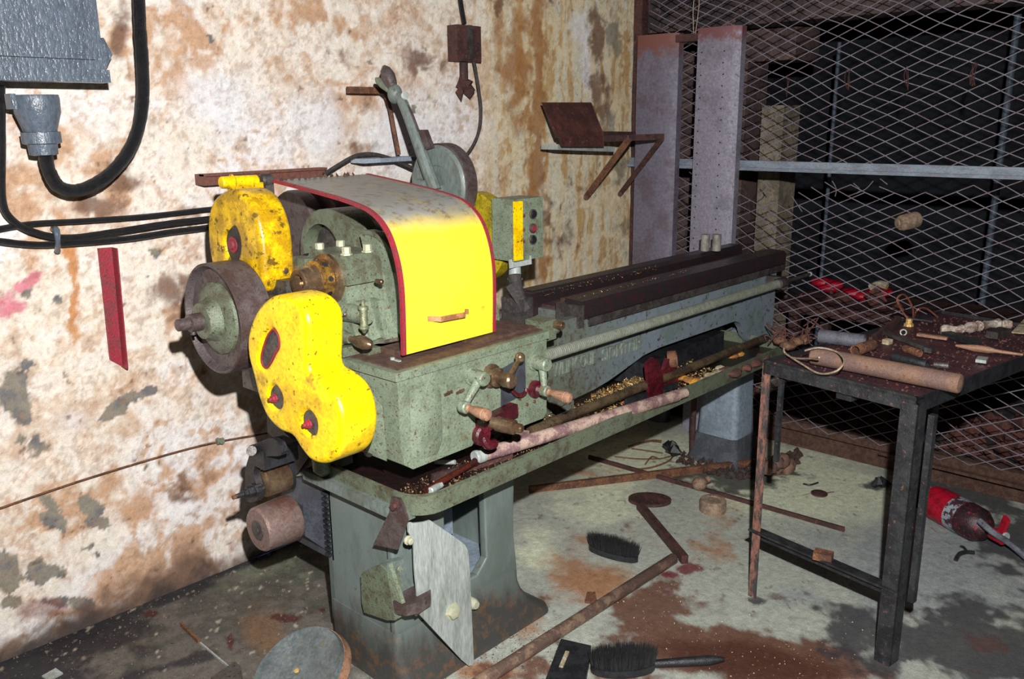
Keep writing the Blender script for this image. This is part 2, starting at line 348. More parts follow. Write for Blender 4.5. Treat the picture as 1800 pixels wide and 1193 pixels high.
def wallcol(U, V, X, Y, Z):
    u, v = to_px(X, Y, Z); C = np.ones(U.shape + (3,)) * np.array(rgb('e0d6c8'))
    wx = (fbm(U, V, 9, 401) - .5) * .09; wy = (fbm(U, V, 9, 402) - .5) * .09; Uw, Vw = U + wx, V + wy
    u = u + (fbm(U, V, 14, 403, 5) - .5) * 30; v = v + (fbm(U, V, 14, 404, 5) - .5) * 30
    f1 = fbm(Uw, Vw, 3, 1); f2 = fbm(Uw, Vw, 7, 5); f3 = fbm(Uw, Vw, 24, 9, 5); f4 = fbm(Uw, Vw, 12, 77); fs = fbm(U * 9 + wx * 6, V * .9, 3, 31); f5 = fbm(U, V, 65, 411, 3)
    C = lay(C, sst(f1 + .5 * f3, .60, .90) * .8, 'e4e2e6')
    C = lay(C, sst(f2 * .7 + f3 * .5, .57, .70) * .75, 'cdb49c')
    C = lay(C, sst(f4 * .6 + f3 * .6, .64, .74) * .8, 'ead9c8')
    C = lay(C, sst(f5 * .6 + f3 * .55, .60, .74) * .5, 'a58a74')
    C = lay(C, sst((1 - f5) * .6 + (1 - f3) * .5, .62, .72) * .45, 'ebe7e3')
    tan = blob(u, v, [(120, 300, 150, 130, 0, .9), (330, 60, 130, 90, 0, .8), (60, 430, 90, 60, 0, .6), (200, 900, 190, 80, -15, .8), (380, 850, 90, 110, 0, .8), (250, 1020, 200, 60, -15, 1), (560, 30, 110, 40, 0, .6), (330, 500, 60, 130, 0, .7), (300, 760, 80, 60, 0, .4), (620, 190, 60, 60, 0, .6), (420, 60, 200, 60, 0, .6)])
    C = lay(C, sst(tan + (f2 - .5) * 1.6 + (f3 - .5) * 1.4, .35, .95) * .75, 'b98e6a')
    # ochre zone at the right end, streaked downwards
    z = sst(u, 820, 900); C = lay(C, z * .75, 'd6c69c')
    C = lay(C, z * sst(fs + (f3 - .5) * .6, .50, .66) * .85, 'b8945e')
    C = lay(C, z * sst(1 - fs + (f3 - .5) * .5, .50, .66) * .8, 'd4d2c0')
    C = lay(C, sst(blob(u, v, [(945, 200, 14, 300, 0, 1), (950, 460, 12, 60, 0, .8), (905, 120, 26, 120, 0, .9), (880, 60, 26, 90, 0, .7)]) + (f4 - .5) * .9, .35, .75) * .85, '9c6a38')
    C = lay(C, sst(blob(u, v, [(1050, 60, 18, 50, 0, 1), (1050, 170, 24, 60, 0, .9), (1000, 420, 30, 50, 0, .6), (960, 380, 24, 90, 0, .6), (1020, 330, 40, 40, 0, .5), (880, 15, 8, 30, 0, .9)]) + (f3 - .5) * .9, .4, .8) * .85, '6b4a38')
    C = lay(C, sst(blob(u, v, [(1030, 90, 9, 100, 0, 1), (1015, 40, 22, 50, 0, .6), (720, 250, 110, 90, 0, .9), (400, 180, 90, 90, 0, .9), (540, 230, 90, 80, 0, .8), (180, 520, 100, 60, 0, .5), (120, 740, 60, 60, 0, .5)]) + (f2 - .5) * .7, .4, .85) * .85, 'dfe0e4')
    C = lay(C, sst(blob(u, v, [(1080, 60, 18, 60, 0, .9), (1090, 300, 14, 60, 0, .7), (1070, 220, 16, 40, 0, .7), (1100, 400, 12, 80, 0, .6)]) + (f3 - .5) * .8, .45, .8) * .8, '7f8074')
    # brown mould
    C = lay(C, sst(blob(u, v, [(735, 108, 40, 22, 25, 1), (757, 140, 14, 18, 0, .9), (600, 95, 26, 26, 0, .7), (760, 165, 10, 22, 0, .8), (640, 170, 30, 40, 0, .5), (300, 520, 45, 50, 0, 1), (345, 360, 30, 30, 0, .8), (280, 600, 60, 30, 0, .6), (160, 360, 40, 20, 0, 1), (215, 310, 40, 30, 0, .9), (265, 230, 18, 40, 0, .8), (205, 60, 26, 70, 0, 1), (350, 700, 40, 30, 0, .5), (440, 740, 25, 25, 0, .6), (330, 880, 40, 60, 0, .6), (650, 240, 30, 50, 0, .6)]) + (f4 - .5) * 1.3 + (f3 - .5) * .8, .45, .95) * .85, '664838')
    C = lay(C, sst(blob(u, v, [(125, 470, 7, 40, 0, 1), (133, 540, 7, 60, 0, 1), (140, 590, 12, 30, 0, .7), (120, 440, 16, 14, 0, .8), (640, 265, 5, 60, 0, .5)]) + (f3 - .5) * .6, .35, .7) * .85, 'b8742c')
    # red paint smear
    C = lay(C, sst(blob(u, v, [(52, 495, 22, 12, -30, 1.1), (15, 535, 46, 22, -45, .8)]) + (f3 - .5) * .9, .4, .7) * .8, 'c8607c')
    # bare plaster where paint has fallen
    pe = blob(u, v, [(25, 700, 30, 45, 0, .9), (215, 715, 45, 14, -30, 1), (265, 690, 14, 10, 0, 1), (48, 510, 14, 8, 0, 1), (90, 885, 22, 8, 30, 1), (100, 915, 26, 14, 30, 1), (160, 890, 22, 18, 0, 1), (175, 920, 20, 20, 0, .9), (10, 1010, 30, 40, 0, 1), (80, 1010, 40, 22, 0, .9), (110, 1060, 60, 18, 0, .8), (20, 1060, 30, 16, 0, .9), (260, 820, 18, 9, -40, .7), (155, 960, 20, 8, 0, .9), (170, 975, 14, 8, 0, .9), (365, 68, 7, 12, 0, 1), (270, 440, 14, 8, 0, .8), (215, 530, 9, 8, 0, .8), (260, 480, 7, 12, 0, .8), (105, 525, 7, 7, 0, .8), (725, 190, 8, 7, 0, .9), (45, 640, 40, 20, 0, .5), (60, 780, 40, 40, 0, .5), (110, 650, 30, 50, 0, .5)])
    p = sst(pe + (f2 - .5) * .5 + (f3 - .5) * .7, .5, .56)
    C = lay(C, p, '857f72'); C = lay(C, p * sst(fbm(U, V, 30, 91), .45, .65), '6a6a6c')
    C = lay(C, sst(f3 * .6 + fbm(U, V, 50, 55, 3) * .5, .76, .82) * .7, '5a4336')
    C = lay(C, sst(fbm(U, V, 90, 65, 3) * .6 + f4 * .5, .60, .72) * .35, '8a6448')
    # grime along the floor
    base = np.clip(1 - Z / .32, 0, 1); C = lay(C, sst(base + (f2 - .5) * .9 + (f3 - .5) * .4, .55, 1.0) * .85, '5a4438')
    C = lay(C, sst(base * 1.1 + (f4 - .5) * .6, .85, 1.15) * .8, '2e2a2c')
    C = lay(C, sst(blob(u, v, [(70, 1075, 60, 22, -10, 1), (20, 1100, 30, 10, 0, .6)]) + (f3 - .5) * .5, .45, .8) * .6, '6e3a34')
    return C, 1 - p * .3
def floorcol(U, V, X, Y, Z):
    u, v = to_px(X, Y, Z); C = np.ones(U.shape + (3,)) * np.array(rgb('a9aea4'))
    f1 = fbm(X, Y, 3, 101); f2 = fbm(X, Y, 8, 105); f3 = fbm(X, Y, 24, 109, 4); f4 = fbm(X, Y, 14, 177)
    C = lay(C, sst(f1 * .6 + f2 * .5, .5, .75) * .6, '7f8482')
    C = lay(C, sst(blob(u, v, [(1400, 850, 220, 70, 8, 1), (1120, 800, 120, 40, 0, 1), (1060, 880, 120, 60, 0, .8), (950, 960, 60, 60, 0, .7)]) + (f2 - .5) * .7, .35, .8) * .9, 'd6dcc0')
    C = lay(C, sst(blob(u, v, [(1650, 1000, 200, 120, 0, .9), (1450, 960, 120, 60, 0, .6), (1400, 1050, 120, 40, 0, .6)]) + (f2 - .5) * .7, .4, .8) * .7, '8f979c')
    C = lay(C, sst(blob(u, v, [(1030, 1020, 80, 60, 0, 1), (1010, 970, 60, 40, 0, .8), (1260, 940, 70, 60, -30, .7), (1120, 950, 60, 40, 0, .6), (1030, 830, 90, 14, -5, .6), (930, 1090, 40, 40, 0, .9), (870, 1180, 100, 20, 0, .9), (1200, 840, 80, 10, 10, .6)]) + (f2 - .5) * .8 + (f3 - .5) * .4, .4, .9) * .85, 'a06c40')
    C = lay(C, sst(blob(u, v, [(1150, 1080, 110, 50, -10, .9), (1300, 1150, 240, 50, 8, 1.2), (1180, 1020, 60, 30, 0, .7), (1000, 1180, 150, 60, 0, .9), (1240, 1040, 60, 30, 0, .5), (1330, 1100, 60, 30, 0, .6), (960, 1060, 30, 30, 0, .5)]) + (f2 - .5) * .9 + (f3 - .5) * .7, .45, .72) * .92, '65402e')
    C = lay(C, sst(blob(u, v, [(1330, 1170, 180, 40, 10, 1.1)]) + (f2 - .5) * .5, .45, .85) * .8, '48281f')
    C = lay(C, sst(blob(u, v, [(1210, 1000, 30, 12, 0, 1), (1180, 1010, 20, 8, 0, 1), (1170, 1040, 26, 10, 0, .6)]) + (f3 - .5) * .7, .5, .75) * .9, '6a1c24')
    # dark greasy floor on the left
    gx = sst(-u, -760, -560) * sst(v, 800, 860); C = lay(C, gx * .9, '564e48')
    C = lay(C, gx * sst(f2 + (f3 - .5) * .5, .45, .6) * .8, '4a4a44')
    C = lay(C, gx * sst(blob(u, v, [(470, 990, 90, 30, -20, .9), (520, 1000, 40, 60, 0, .6), (400, 1030, 60, 30, 0, .6)]) + (f3 - .5), .4, .9) * .7, '747c66')
    C = lay(C, gx * sst(blob(u, v, [(470, 1110, 60, 60, 40, .8), (400, 1150, 80, 40, 0, .5), (250, 1130, 60, 30, 0, .4)]) + (f2 - .5) * .8, .4, .9) * .7, '7c5c3e')
    C = lay(C, gx * sst(blob(u, v, [(100, 1130, 170, 60, -12, 1), (300, 1040, 120, 22, -22, 1), (60, 1190, 200, 50, 0, .8), (340, 1160, 90, 14, -12, .9), (560, 1150, 40, 60, 0, .9), (440, 985, 60, 10, -20, .8)]) + (f2 - .5) * .8 + (f3 - .5) * .6, .42, .7) * .9, '25242a')
    C = lay(C, gx * sst(blob(u, v, [(495, 1085, 34, 9, 5, 1), (405, 1130, 7, 18, 0, 1), (265, 1078, 20, 8, -10, .9), (560, 1075, 20, 8, -20, .8)]) + (f3 - .5) * .8, .5, .7) * .9, '4a1a18')
    C = lay(C, gx * sst(f3 * .5 + fbm(X, Y, 70, 201, 3) * .6, .76, .80), 'aaa294')
    # dirt and soot on the right
    C = lay(C, sst(blob(u, v, [(1720, 1130, 150, 70, 10, 1.1), (1500, 1110, 70, 50, 30, .9), (1560, 1160, 70, 30, 0, .9), (1640, 1080, 60, 16, 10, .7), (1330, 1055, 20, 10, 0, 1), (1380, 1060, 20, 16, 0, .5), (1440, 1070, 24, 14, 0, .7), (1570, 780, 120, 18, 12, .9), (1700, 860, 120, 30, 18, 1), (1780, 950, 60, 80, 0, .8), (1290, 830, 110, 30, 0, 1), (1545, 850, 22, 10, 0, 1)]) + (f2 - .5) * .8 + (f3 - .5) * .7, .45, .72) * .88, '34343a')
    C = lay(C, sst(blob(u, v, [(1730, 1130, 60, 20, 20, .7), (1360, 1050, 40, 10, 0, .7), (1400, 1085, 120, 8, 8, .6), (1040, 880, 40, 8, 0, .5), (1100, 920, 20, 8, 0, .8)]) + (f3 - .5) * .8, .5, .75) * .7, '5a3a34')
    C = lay(C, sst(f3 * .5 + fbm(X, Y, 60, 301, 3) * .6, .74, .79) * .6, '5c4c40')
    wet = sst(blob(u, v, [(1300, 1150, 240, 50, 8, 1), (150, 1130, 200, 60, 0, .8), (1400, 850, 220, 70, 8, .5)]), .3, .9)
    return C, 1 - wet
WM = wearmat('stained painted plaster', 42, .5, .74, 1.2, .45, .8, .007)
FM = wearmat('stained concrete floor', 34, .7, .62, 1.3, .4, .8, .007)
WY = 2.75
grid('wall_left', np.arange(-.6, 3.945, .007), np.arange(0, 2.76, .007),
     lambda U, V: (U, np.full_like(U, WY) + .012 * (fbm(U, V, 2.5, 3) - .5) + .004 * (fbm(U, V, 18, 4) - .5), V), wallcol, WM)
grid('floor', np.arange(-.6, 4.05, .01), np.arange(-2.2, 2.76, .01),
     lambda U, V: (U, V, .006 * (fbm(U, V, 2.5, 6) - .5) + .008 * (fbm(U, V, 25, 8) - .5) * (U < 1.9) * sst(V, 1.6, 2.0)), floorcol, FM)
dk = pm('sooty concrete', '4a4444', '383538', '6a5a50', s=5, t2=.5, t3=.62, rough=.9, bump=.7)
put('wall_left', B().box((-.6, WY + .02, 0), (3.94, WY + .25, 2.75)), dk, kind='structure')
put('wall_back', B().box((-.8, -2.4, 0), (-.6, 3.0, 2.75)), dk, kind='structure')
put('wall_front', B().box((-.8, -2.4, 0), (7.4, -2.2, 2.75)), dk, kind='structure')
put('wall_right', B().box((7.2, -2.4, 0), (7.4, 4.4, 2.75)), pm('near black blue wall', '23272f', '1a1c22', '2c2a2c', s=4, rough=.95), kind='structure')  # far wall coloured a near-black blue
put('wall_annex', B().box((3.94, 3.35, 0), (5.2, 3.55, 2.75)), darkwall, kind='structure')
put('wall_annex', B().box((5.2, 4.2, 0), (7.4, 4.4, 2.75)), darkwall, kind='structure')
put('ceiling', B().box((-.8, -2.4, 2.75), (7.4, 4.4, 2.9)), darkwall, kind='structure')
put('floor', B().box((4.05, -2.4, -.1), (7.4, 4.4, 0)), dk, kind='structure')
# rusty steel edge of the wall
b = B(); b.box((3.93, 2.70, 0), (3.985, 2.765, 2.75), .004); b.box((3.93, 2.755, 0), (3.96, 2.78, 2.75), .002)
put('trim_1', b, darkrust, kind='structure')
# ================================================================== mesh screen across the room
XM = 3.93
ms = thing('mesh_screen', (XM, 1.2, 0), 'rusty expanded metal screen across the room with blue grey angle rails', 'screen')
def emesh(y0, y1, z0, z1, xf, top=None, cw=.122, ch=.056, gaps=None):
    vs = []; fs = []
    def P3(y, z): return Vector((xf(y, z), y, z))
    ny = int((y1 - y0) / cw); nz = int((z1 - z0) / (ch / 2))
    for j in range(nz):
        for i in range(ny):
            z = z0 + j * ch / 2; y = y0 + i * cw + (cw / 2 if j % 2 else 0)
            for dy in (-cw / 2, cw / 2):
                a = (y, z); c = (y + dy, z + ch / 2)
                if top and (max(a[1], c[1]) > top((a[0] + c[0]) / 2)): continue
                if gaps and gaps((a[0] + c[0]) / 2, (a[1] + c[1]) / 2): continue
                def wob(y, z): return (y + .006 * math.sin(z * 31 + y * 7), z + .006 * math.sin(y * 9 + z * 13) + .010 * math.sin(y * 3.1))
                A = P3(*wob(*a)); C_ = P3(*wob(*c)); d = (C_ - A).normalized(); n = Vector((1, 0, 0)); s_ = d.cross(n).normalized() * .0018; t_ = n * .0016
                k = len(vs); vs += [A - s_ - t_, A + s_ - t_, A + s_ + t_, A - s_ + t_, C_ - s_ - t_, C_ + s_ - t_, C_ + s_ + t_, C_ - s_ + t_]
                fs += [(k, k + 1, k + 5, k + 4), (k + 1, k + 2, k + 6, k + 5), (k + 2, k + 3, k + 7, k + 6), (k + 3, k, k + 4, k + 7)]
    return vs, fs
def put_py(name, vs, fs, mat, parent, kind='stuff'):
    me = bpy.data.meshes.new(name); org = abs_loc(parent) if parent else Vector((0, 0, 0)); me.from_pydata([v - org for v in vs], [], fs)
    o = bpy.data.objects.new(name, me); COL.objects.link(o); o.parent = parent; me.materials.append(mat)
    if kind: o['kind'] = kind
    return o
vs, fs = emesh(-.9, 2.74, 1.385, 2.74, lambda y, z: XM + .012 * math.sin(y * 4 + z * 3))
put_py('upper_mesh', vs, fs, meshwire, ms)
def topz(y):
    # the lower sheet has torn away from the rail and sags
    return 1.30 + .03 * math.sin(y * 9) - (.07 * math.exp(-((y - 1.85) / .12) ** 2)) - .05 * math.exp(-((y - 2.05) / .08) ** 2) + (.03 if y < 1.4 else 0)
vs, fs = emesh(-.9, 2.74, .14, 1.36, lambda y, z: XM + .02 * math.sin(y * 3 + z * 5) - .03 * sst(np.array(1.36 - z), 1.0, 1.2), top=topz)
put_py('lower_mesh', vs, fs, meshwire, ms)
b = B()
b.box((XM - .028, -.9, 1.365), (XM + .002, 2.74, 1.398), .002); b.box((XM - .05, -.9, 1.352), (XM - .02, 2.74, 1.366), .002)
rail_m = pm('blue grey rail paint', '808c9a', '6c7784', '8a5a3c', s=9, t2=.5, t3=.6, rough=.5, bump=.2, stretch=(1, 1, 3), seed=31.0)
put('rail', b, rail_m, ms)
b = B(); b.box((XM - .03, -.9, .105), (XM + .012, 2.2, .15), .003); b.box((XM - .06, -.9, .095), (XM - .02, 1.3, .108), .002)
put('bottom_rail', b, dustmat, ms)
for (px, py, n) in ((1385, 150, 2), (1490, 140, 4), (1595, 135, 3), (1712, 130, 5)):
    b = B()
    for k in range(n):
        p = at(px + random.uniform(-4, 5), py + random.uniform(-4, 4), x=XM - .01)
        b.tube([p + Vector((0, random.uniform(-.01, .01), .04)), p + Vector((-.008, random.uniform(-.006, .006), 0)), p + Vector((0, random.uniform(-.012, .012), -.045))], .0016, 5, 3)
    put('wire_tie', b, darkrust, ms)
for pts in ([(1463, 318), (1470, 332), (1468, 345)], [(1500, 322), (1512, 335), (1490, 345)], [(1535, 318), (1522, 332), (1505, 340)], [(1340, 318), (1348, 330), (1333, 342)], [(1345, 322), (1352, 332)], [(1392, 345), (1410, 372)], [(1547, 314), (1560, 324)]):
    b = B(); b.tube([at(x_, y_, x=XM - .01) for x_, y_ in pts], .0022, 5, 3); put('stray_strand', b, meshwire, ms)
# kerb under the screen
b = B(); b.box((3.96, -2.0, 0), (4.16, 2.7, .09), .012)
put('trim_2', b, dustmat, kind='structure')
# steel uprights
sf = thing('steel_rack', (3.8, 2.35, 0), 'pair of grey galvanised channel uprights joined near the top by a rusty cross bar', 'frame')
def upright(ya, yb, top, mat):
    b = B(); d = .05
    pts = [(3.80, ya), (3.80, yb), (3.86, yb + .0), (3.86, yb - .004), (3.806, yb - .006), (3.806, ya + .006), (3.84, ya + .002), (3.86, ya - .036), (3.856, ya - .04), (3.80 + .028, ya - .036)]
    pts = [(3.80, yb), (3.80, ya + .04), (3.828, ya), (3.87, ya), (3.87, ya + .005), (3.83, ya + .006), (3.806, ya + .043), (3.806, yb - .006), (3.87, yb - .006), (3.87, yb)]
    b.prism([(p[0], p[1], 0) for p in pts], (0, 0, top)); return b
put('upright', upright(2.41, 2.635, 2.0, galvdark), galvdark, sf)
up2 = put('upright', upright(2.075, 2.29, 2.01, galv), galv, sf)
b = B()
for k in range(26):
    for yy in (2.27, 2.15):
        b.cyl((3.7985, yy - (k % 2) * .004, .6 + k * .052), (3.8005, yy - (k % 2) * .004, .6 + k * .052), .0038, n=8)
put('hole_row', b, black, up2, kind='stuff')
b = B(); b.box((3.81, 2.28, 1.955), (3.85, 2.42, 1.99), .002); put('cross_bar', b, darkrust, sf)
wl = B(); p = at(1220, 72, x=3.82)
wl.tube([p, p + Vector((0, .012, .15)), p + Vector((.0, -.004, .23)), p + Vector((0, -.02, .17)), p + Vector((0, -.004, .02))], .0022, 5, 4)
tag(put('wire_loop', wl, wirepale), 'thin pale wire loop hanging from the rusty cross bar', 'wire')
# ================================================================== things fixed on or hung on the wall
def wl_(px, py, d=.02): return at(px, py, y=WY - d)
# grey box, gland and cable
sb = thing('switchgear_box', (1.05, 2.5, 1.68), 'big grey gloss painted switch box on wall at the top left', 'electrical box')
b = B(); y0 = 2.56
P0 = at(186, 142, y=y0); xr = P0.x; zb = P0.z
b.box((xr - .62, y0, zb), (xr, WY - .03, zb + .8), .012, 3)
put('box_body', b, boxgrey, sb)
b = B(); b.box((xr - .60, y0 - .02, zb + .055), (xr - .03, y0 + .01, zb + .8), .012, 3); put('box_door', b, boxgrey, sb)
b = B(); b.box((xr - .64, y0 - .028, zb - .006), (xr + .002, y0 + .03, zb + .028), .008, 2); put('bottom_flange', b, boxgrey, sb)
b = B(); b.prism([(xr, y0 + .05, zb + .10), (xr, y0 + .05, zb + .02), (xr + .012, y0 + .05, zb + .012), (xr + .05, y0 + .05, zb + .075), (xr + .03, y0 + .05, zb + .12)], (0, .03, 0), .004)
put('hinge_lug', b, boxgrey, sb)
b = B(); c0 = at(62, 172, y=2.62); ax = at(78, 275, y=2.62) - c0; L = ax.length
b.rev(c0 - ax * .05, ax, [(0, .058), (.01, .06), (L * .3, .058), (L * .62, .042), (L * .63, .05), (L * .82, .05), (L * .84, .038), (L * 1.02, .036), (L * 1.03, .028)], 20)
b.box((c0.x - .07, 2.6, c0.z - .03), (c0.x - .055, 2.64, c0.z + .01), .003)
put('cable_gland', b, boxgrey, sb)
b = B(); b.tube([at(x_, y_, y=2.62) for x_, y_ in ((80, 272), (86, 300), (104, 328), (140, 334), (185, 312), (222, 272), (243, 225), (251, 170), (250, 110), (246, 50), (243, -30))], .0185, 14, 8, jit=.05)
tag(put('looped_cable', b, rubber, smooth=60), 'thick black tarred cable looping under the grey box and up the wall', 'cable')
def cable(name, pts, r, mat, label, d=.03, jit=.03):
    b = B(); b.tube([wl_(x_, y_, d) for x_, y_ in pts], r, 10, 7, jit=jit)
    return tag(put(name, b, mat, smooth=60), label, 'cable')
cable('wall_cable', [(-60, 415), (0, 402), (60, 393), (150, 388), (260, 380), (365, 368), (460, 360)], .0085, rubber, 'uppermost of the three dark cables running along the wall to the yellow guard', .035)
cable('wall_cable', [(2, 150), (3, 260), (4, 350), (20, 385), (60, 408), (120, 418), (200, 408), (290, 394), (365, 385), (460, 375)], .0105, rubber, 'black cable coming down the left edge and bending into the middle of the wall cables', .05)
cable('wall_cable', [(-60, 415), (0, 424), (60, 430), (120, 428), (220, 420), (300, 408), (365, 400), (460, 388)], .010, rubber, 'lowest of the three dark cables running along the wall to the yellow guard', .035)
b = B(); b.tube([wl_(94, 402, .02), wl_(99, 404, .07), wl_(102, 425, .075), wl_(101, 441, .03)], .0085, 8, 4, jit=.15)
tag(put('cable_clip', b, boxgrey), 'grey painted clip strapping the wall cables near the left edge', 'clip')
# red channel
rc = thing('red_channel', wl_(192, 540, .02), 'short red painted steel channel fixed upright on the wall under the cables', 'channel')
b = B(); A = wl_(170, 436, .0); A2 = wl_(196, 434, .0); C1 = wl_(215, 644, .0); C2 = wl_(192, 632, .0)
b.prism([A, A2, C1 + Vector((0, 0, .01)), C1, C2], (0, -.012, 0), .001); put('web', b, redtrim, rc)
b = B(); b.prism([A2 + Vector((-.004, 0, 0)), A2, C1, C1 + Vector((-.004, 0, 0))], (0, -.045, 0)); put('flange', b, redtrim, rc)
b = B(); b.tube([wl_(-60, 916), wl_(0, 893), wl_(150, 842), wl_(300, 797), wl_(385, 776), wl_(470, 761), wl_(560, 742)], .0035, 8, 5)
tag(put('wall_rod', b, rust), 'thin brown rod running low along the wall behind the lathe', 'rod')
b = B(); p = wl_(387, 775, .02); b.cyl(p - Vector((.012, 0, 0)), p + Vector((.012, 0, 0)), .011, n=8); b.cyl(p + Vector((0, .02, 0)), p - Vector((0, .014, 0)), .008, n=8)
tag(put('rod_clip', b, green), 'small green clip holding the thin rod to the wall', 'clip')
# red angle bar behind the guards
b = B(); A = wl_(348, 316, .02); C_ = wl_(560, 300, .02)
b.box((A.x, WY - .06, A.z - .018), (C_.x, WY - .0, A.z + .018), .003); b.box((A.x, WY - .075, A.z + .012), (C_.x, WY - .03, A.z + .02), .002)
tag(put('angle_bar', b, pm('red flaking paint on rust', '6a4238', 'c01038', '4e342c', s=6, t2=.58, t3=.64, rough=.6, w2=.03, bump=.6, seed=40.0)), 'rusty red angle bar on the wall behind the yellow guard', 'bar')
# rod bracket
rb = thing('rod_bracket', wl_(690, 220, .05), 'rusty pipe bracket on the wall with bent arm and pale plate beside the long lever', 'bracket')
b = B(); A = wl_(612, 158, .07); C_ = wl_(676, 157, .07)
b.box((A.x, A.y - .012, A.z - .012), (C_.x, A.y + .012, A.z + .012), .003); put('arm', b, rust, rb)
b = B(); b.tube([C_ + Vector((-.01, 0, 0)), wl_(684, 185, .08), wl_(692, 225, .09), wl_(701, 272, .10)], .0085, 8, 4); put('stay', b, rust, rb)
b = B(); A = wl_(628, 283, .08); C_ = wl_(722, 278, .08)
b.obox((A + C_) / 2, C_ - A, (0, 1, 0), ((C_ - A).length / 2, .04, .008), .002); put('plate', b, pm('pale blue grey plate', '96a4b2', '808c98', '6a6460', s=12, t2=.5, t3=.66, rough=.5), rb)
b = B(); b.tube([wl_(570, 306, .1), wl_(595, 290, .1), wl_(625, 274, .1), wl_(655, 271, .1), wl_(690, 280, .1), wl_(735, 300, .1)], .0075, 8, 6)
tag(put('hose', b, cablegrey), 'thin dusty hose arching behind the hood up to the pale plate', 'hose')
# small junction box
jb = thing('junction_box', wl_(822, 75, .03), 'small rusty junction box with melted stub on the wall above the push buttons', 'electrical box')
b = B(); A = wl_(799, 43, .045); C_ = wl_(842, 110, .045)
b.box((A.x, WY - .06, C_.z), (C_.x - .0, WY, A.z), .006); put('box_body', b, darkrust, jb)
b = B(); b.box((A.x + .055, WY - .072, C_.z + .01), (A.x + .075, WY - .055, A.z), .003); put('strap', b, iron, jb)
b = B(); p = wl_(815, 110, .04); b.cyl(p, p - Vector((0, 0, .07)), .018, n=10)
for k in range(7): b.rock(p + Vector((random.uniform(-.02, .03), 0, -.075 - k * .008)), .034, (1, .8, 1))
put('melted_stub', b, darkrust, jb)
b = B(); b.tube([wl_(806, -40, .03), wl_(809, 0, .03), wl_(816, 42, .03)], .0105, 10, 5); tag(put('conduit', b, rubber), 'glossy black conduit dropping into the small rusty junction box', 'cable')
cable('feed_cable', [(833, 108), (840, 150), (845, 190), (843, 225), (832, 255), (812, 282), (790, 300)], .0075, cablegrey, 'grey cable curving from the junction box down to the round pulley guard', .05)
# wall shelf bracket
sh = thing('shelf_bracket', wl_(1060, 260, .1), 'collapsed rusty wall shelf bracket with tilted plate and two diagonal struts', 'bracket')
b = B(); dz = .0
q = [at(953, 181, y=2.60), at(1040, 181, y=2.60), at(1060, 232, y=2.50), at(1062, 258, y=2.48), at(988, 258, y=2.50), at(985, 242, y=2.50), at(978, 242, y=2.52)]
b.prism(q, (0, .006, .003)); put('tilted_plate', b, pm('brown rusted sheet', '3e2422', '54302a', '7a4a34', s=9, t2=.52, t3=.64, rough=.6, bump=.5), sh)
b = B(); A = at(966, 258, y=2.60); C_ = at(1066, 262, y=2.60); b.obox((A + C_) / 2, C_ - A, (0, 1, 0), ((C_ - A).length / 2, .05, .012), .002); put('ledge', b, alu, sh)
b = B(); A = at(1040, 236, y=2.58); T1 = at(1104, 242, y=2.40); T2 = at(1166, 240, y=2.38)
b.bar(A, at(1140, 237, y=2.66), .03, .012); b.bar(at(1058, 244, y=2.5), T2, .028, .014); b.bar(wl_(1110, 238, 0), T1, .02, .008)
put('arm', b, darkrust, sh)
b = B(); b.bar(T1 + Vector((.01, .0, -.005)), wl_(1030, 347, .01), .03, .01, (0, 1, 0)); b.cyl(wl_(1030, 347, 0), wl_(1030, 347, .03), .012, n=8); put('strut', b, rust, sh)
b = B(); b.bar(T2 + Vector((-.01, 0, -.005)), wl_(1090, 341, .01), .025, .01, (0, 1, 0)); b.cyl(wl_(1090, 341, 0), wl_(1090, 341, .03), .012, n=8); put('strut', b, darkrust, sh)
# ================================================================== the lathe
LA = thing('lathe', (2.2, 1.9, 0), 'old grey green metal lathe with yellow guards and hood standing along the stained wall', 'lathe')
def circ(c, u, v, r, n=28, a0=0, a1=360):
    c = Vector(c); u = Vector(u); v = Vector(v)
    return [c + u * r * math.cos(math.radians(a0 + (a1 - a0) * i / n)) + v * r * math.sin(math.radians(a0 + (a1 - a0) * i / n)) for i in range(n + (0 if a1 - a0 == 360 else 1))]
YV, ZV, XV = Vector((0, 1, 0)), Vector((0, 0, 1)), Vector((1, 0, 0))
def rrect(x0, x1, y0, y1, z, r, k=5):
    out = []
    for cx, cy, a in ((x1 - r, y1 - r, 0), (x0 + r, y1 - r, 90), (x0 + r, y0 + r, 180), (x1 - r, y0 + r, 270)):
        for i in range(k + 1):
            t = math.radians(a + 90 * i / k); out.append(Vector((cx + r * math.cos(t), cy + r * math.sin(t), z)))
    return out
m, t, N, L, bs = nt_new('grimy cabinet paint'); g = N.new('ShaderNodeNewGeometry'); sx = N.new('ShaderNodeSeparateXYZ'); L.new(g.outputs['Position'], sx.inputs[0])
mp = N.new('ShaderNodeMapping'); mp.inputs['Scale'].default_value = (1, 1, .35); L.new(g.outputs['Position'], mp.inputs[0])
n1 = noise(t, mp.outputs[0], 9, 7, .7); n2 = noise(t, g.outputs['Position'], 26, 6, .75, 4); n3 = noise(t, g.outputs['Position'], 120, 3, .6, 7)
c = mixc(t, ramp(t, n1, .45, .62), rgb('66716f'), rgb('5a6460')); c = mixc(t, ramp(t, n2, .62, .70), c, rgb('4c4034'))
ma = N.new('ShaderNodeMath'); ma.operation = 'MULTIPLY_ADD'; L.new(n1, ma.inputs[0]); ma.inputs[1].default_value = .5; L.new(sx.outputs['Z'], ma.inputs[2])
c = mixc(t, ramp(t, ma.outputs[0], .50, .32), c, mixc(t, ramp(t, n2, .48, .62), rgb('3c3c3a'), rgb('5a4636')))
L.new(c, bs.inputs['Base Color']); bs.inputs['Roughness'].default_value = .45; bumpn(t, n3, .25, .003, bs); cabmat = m
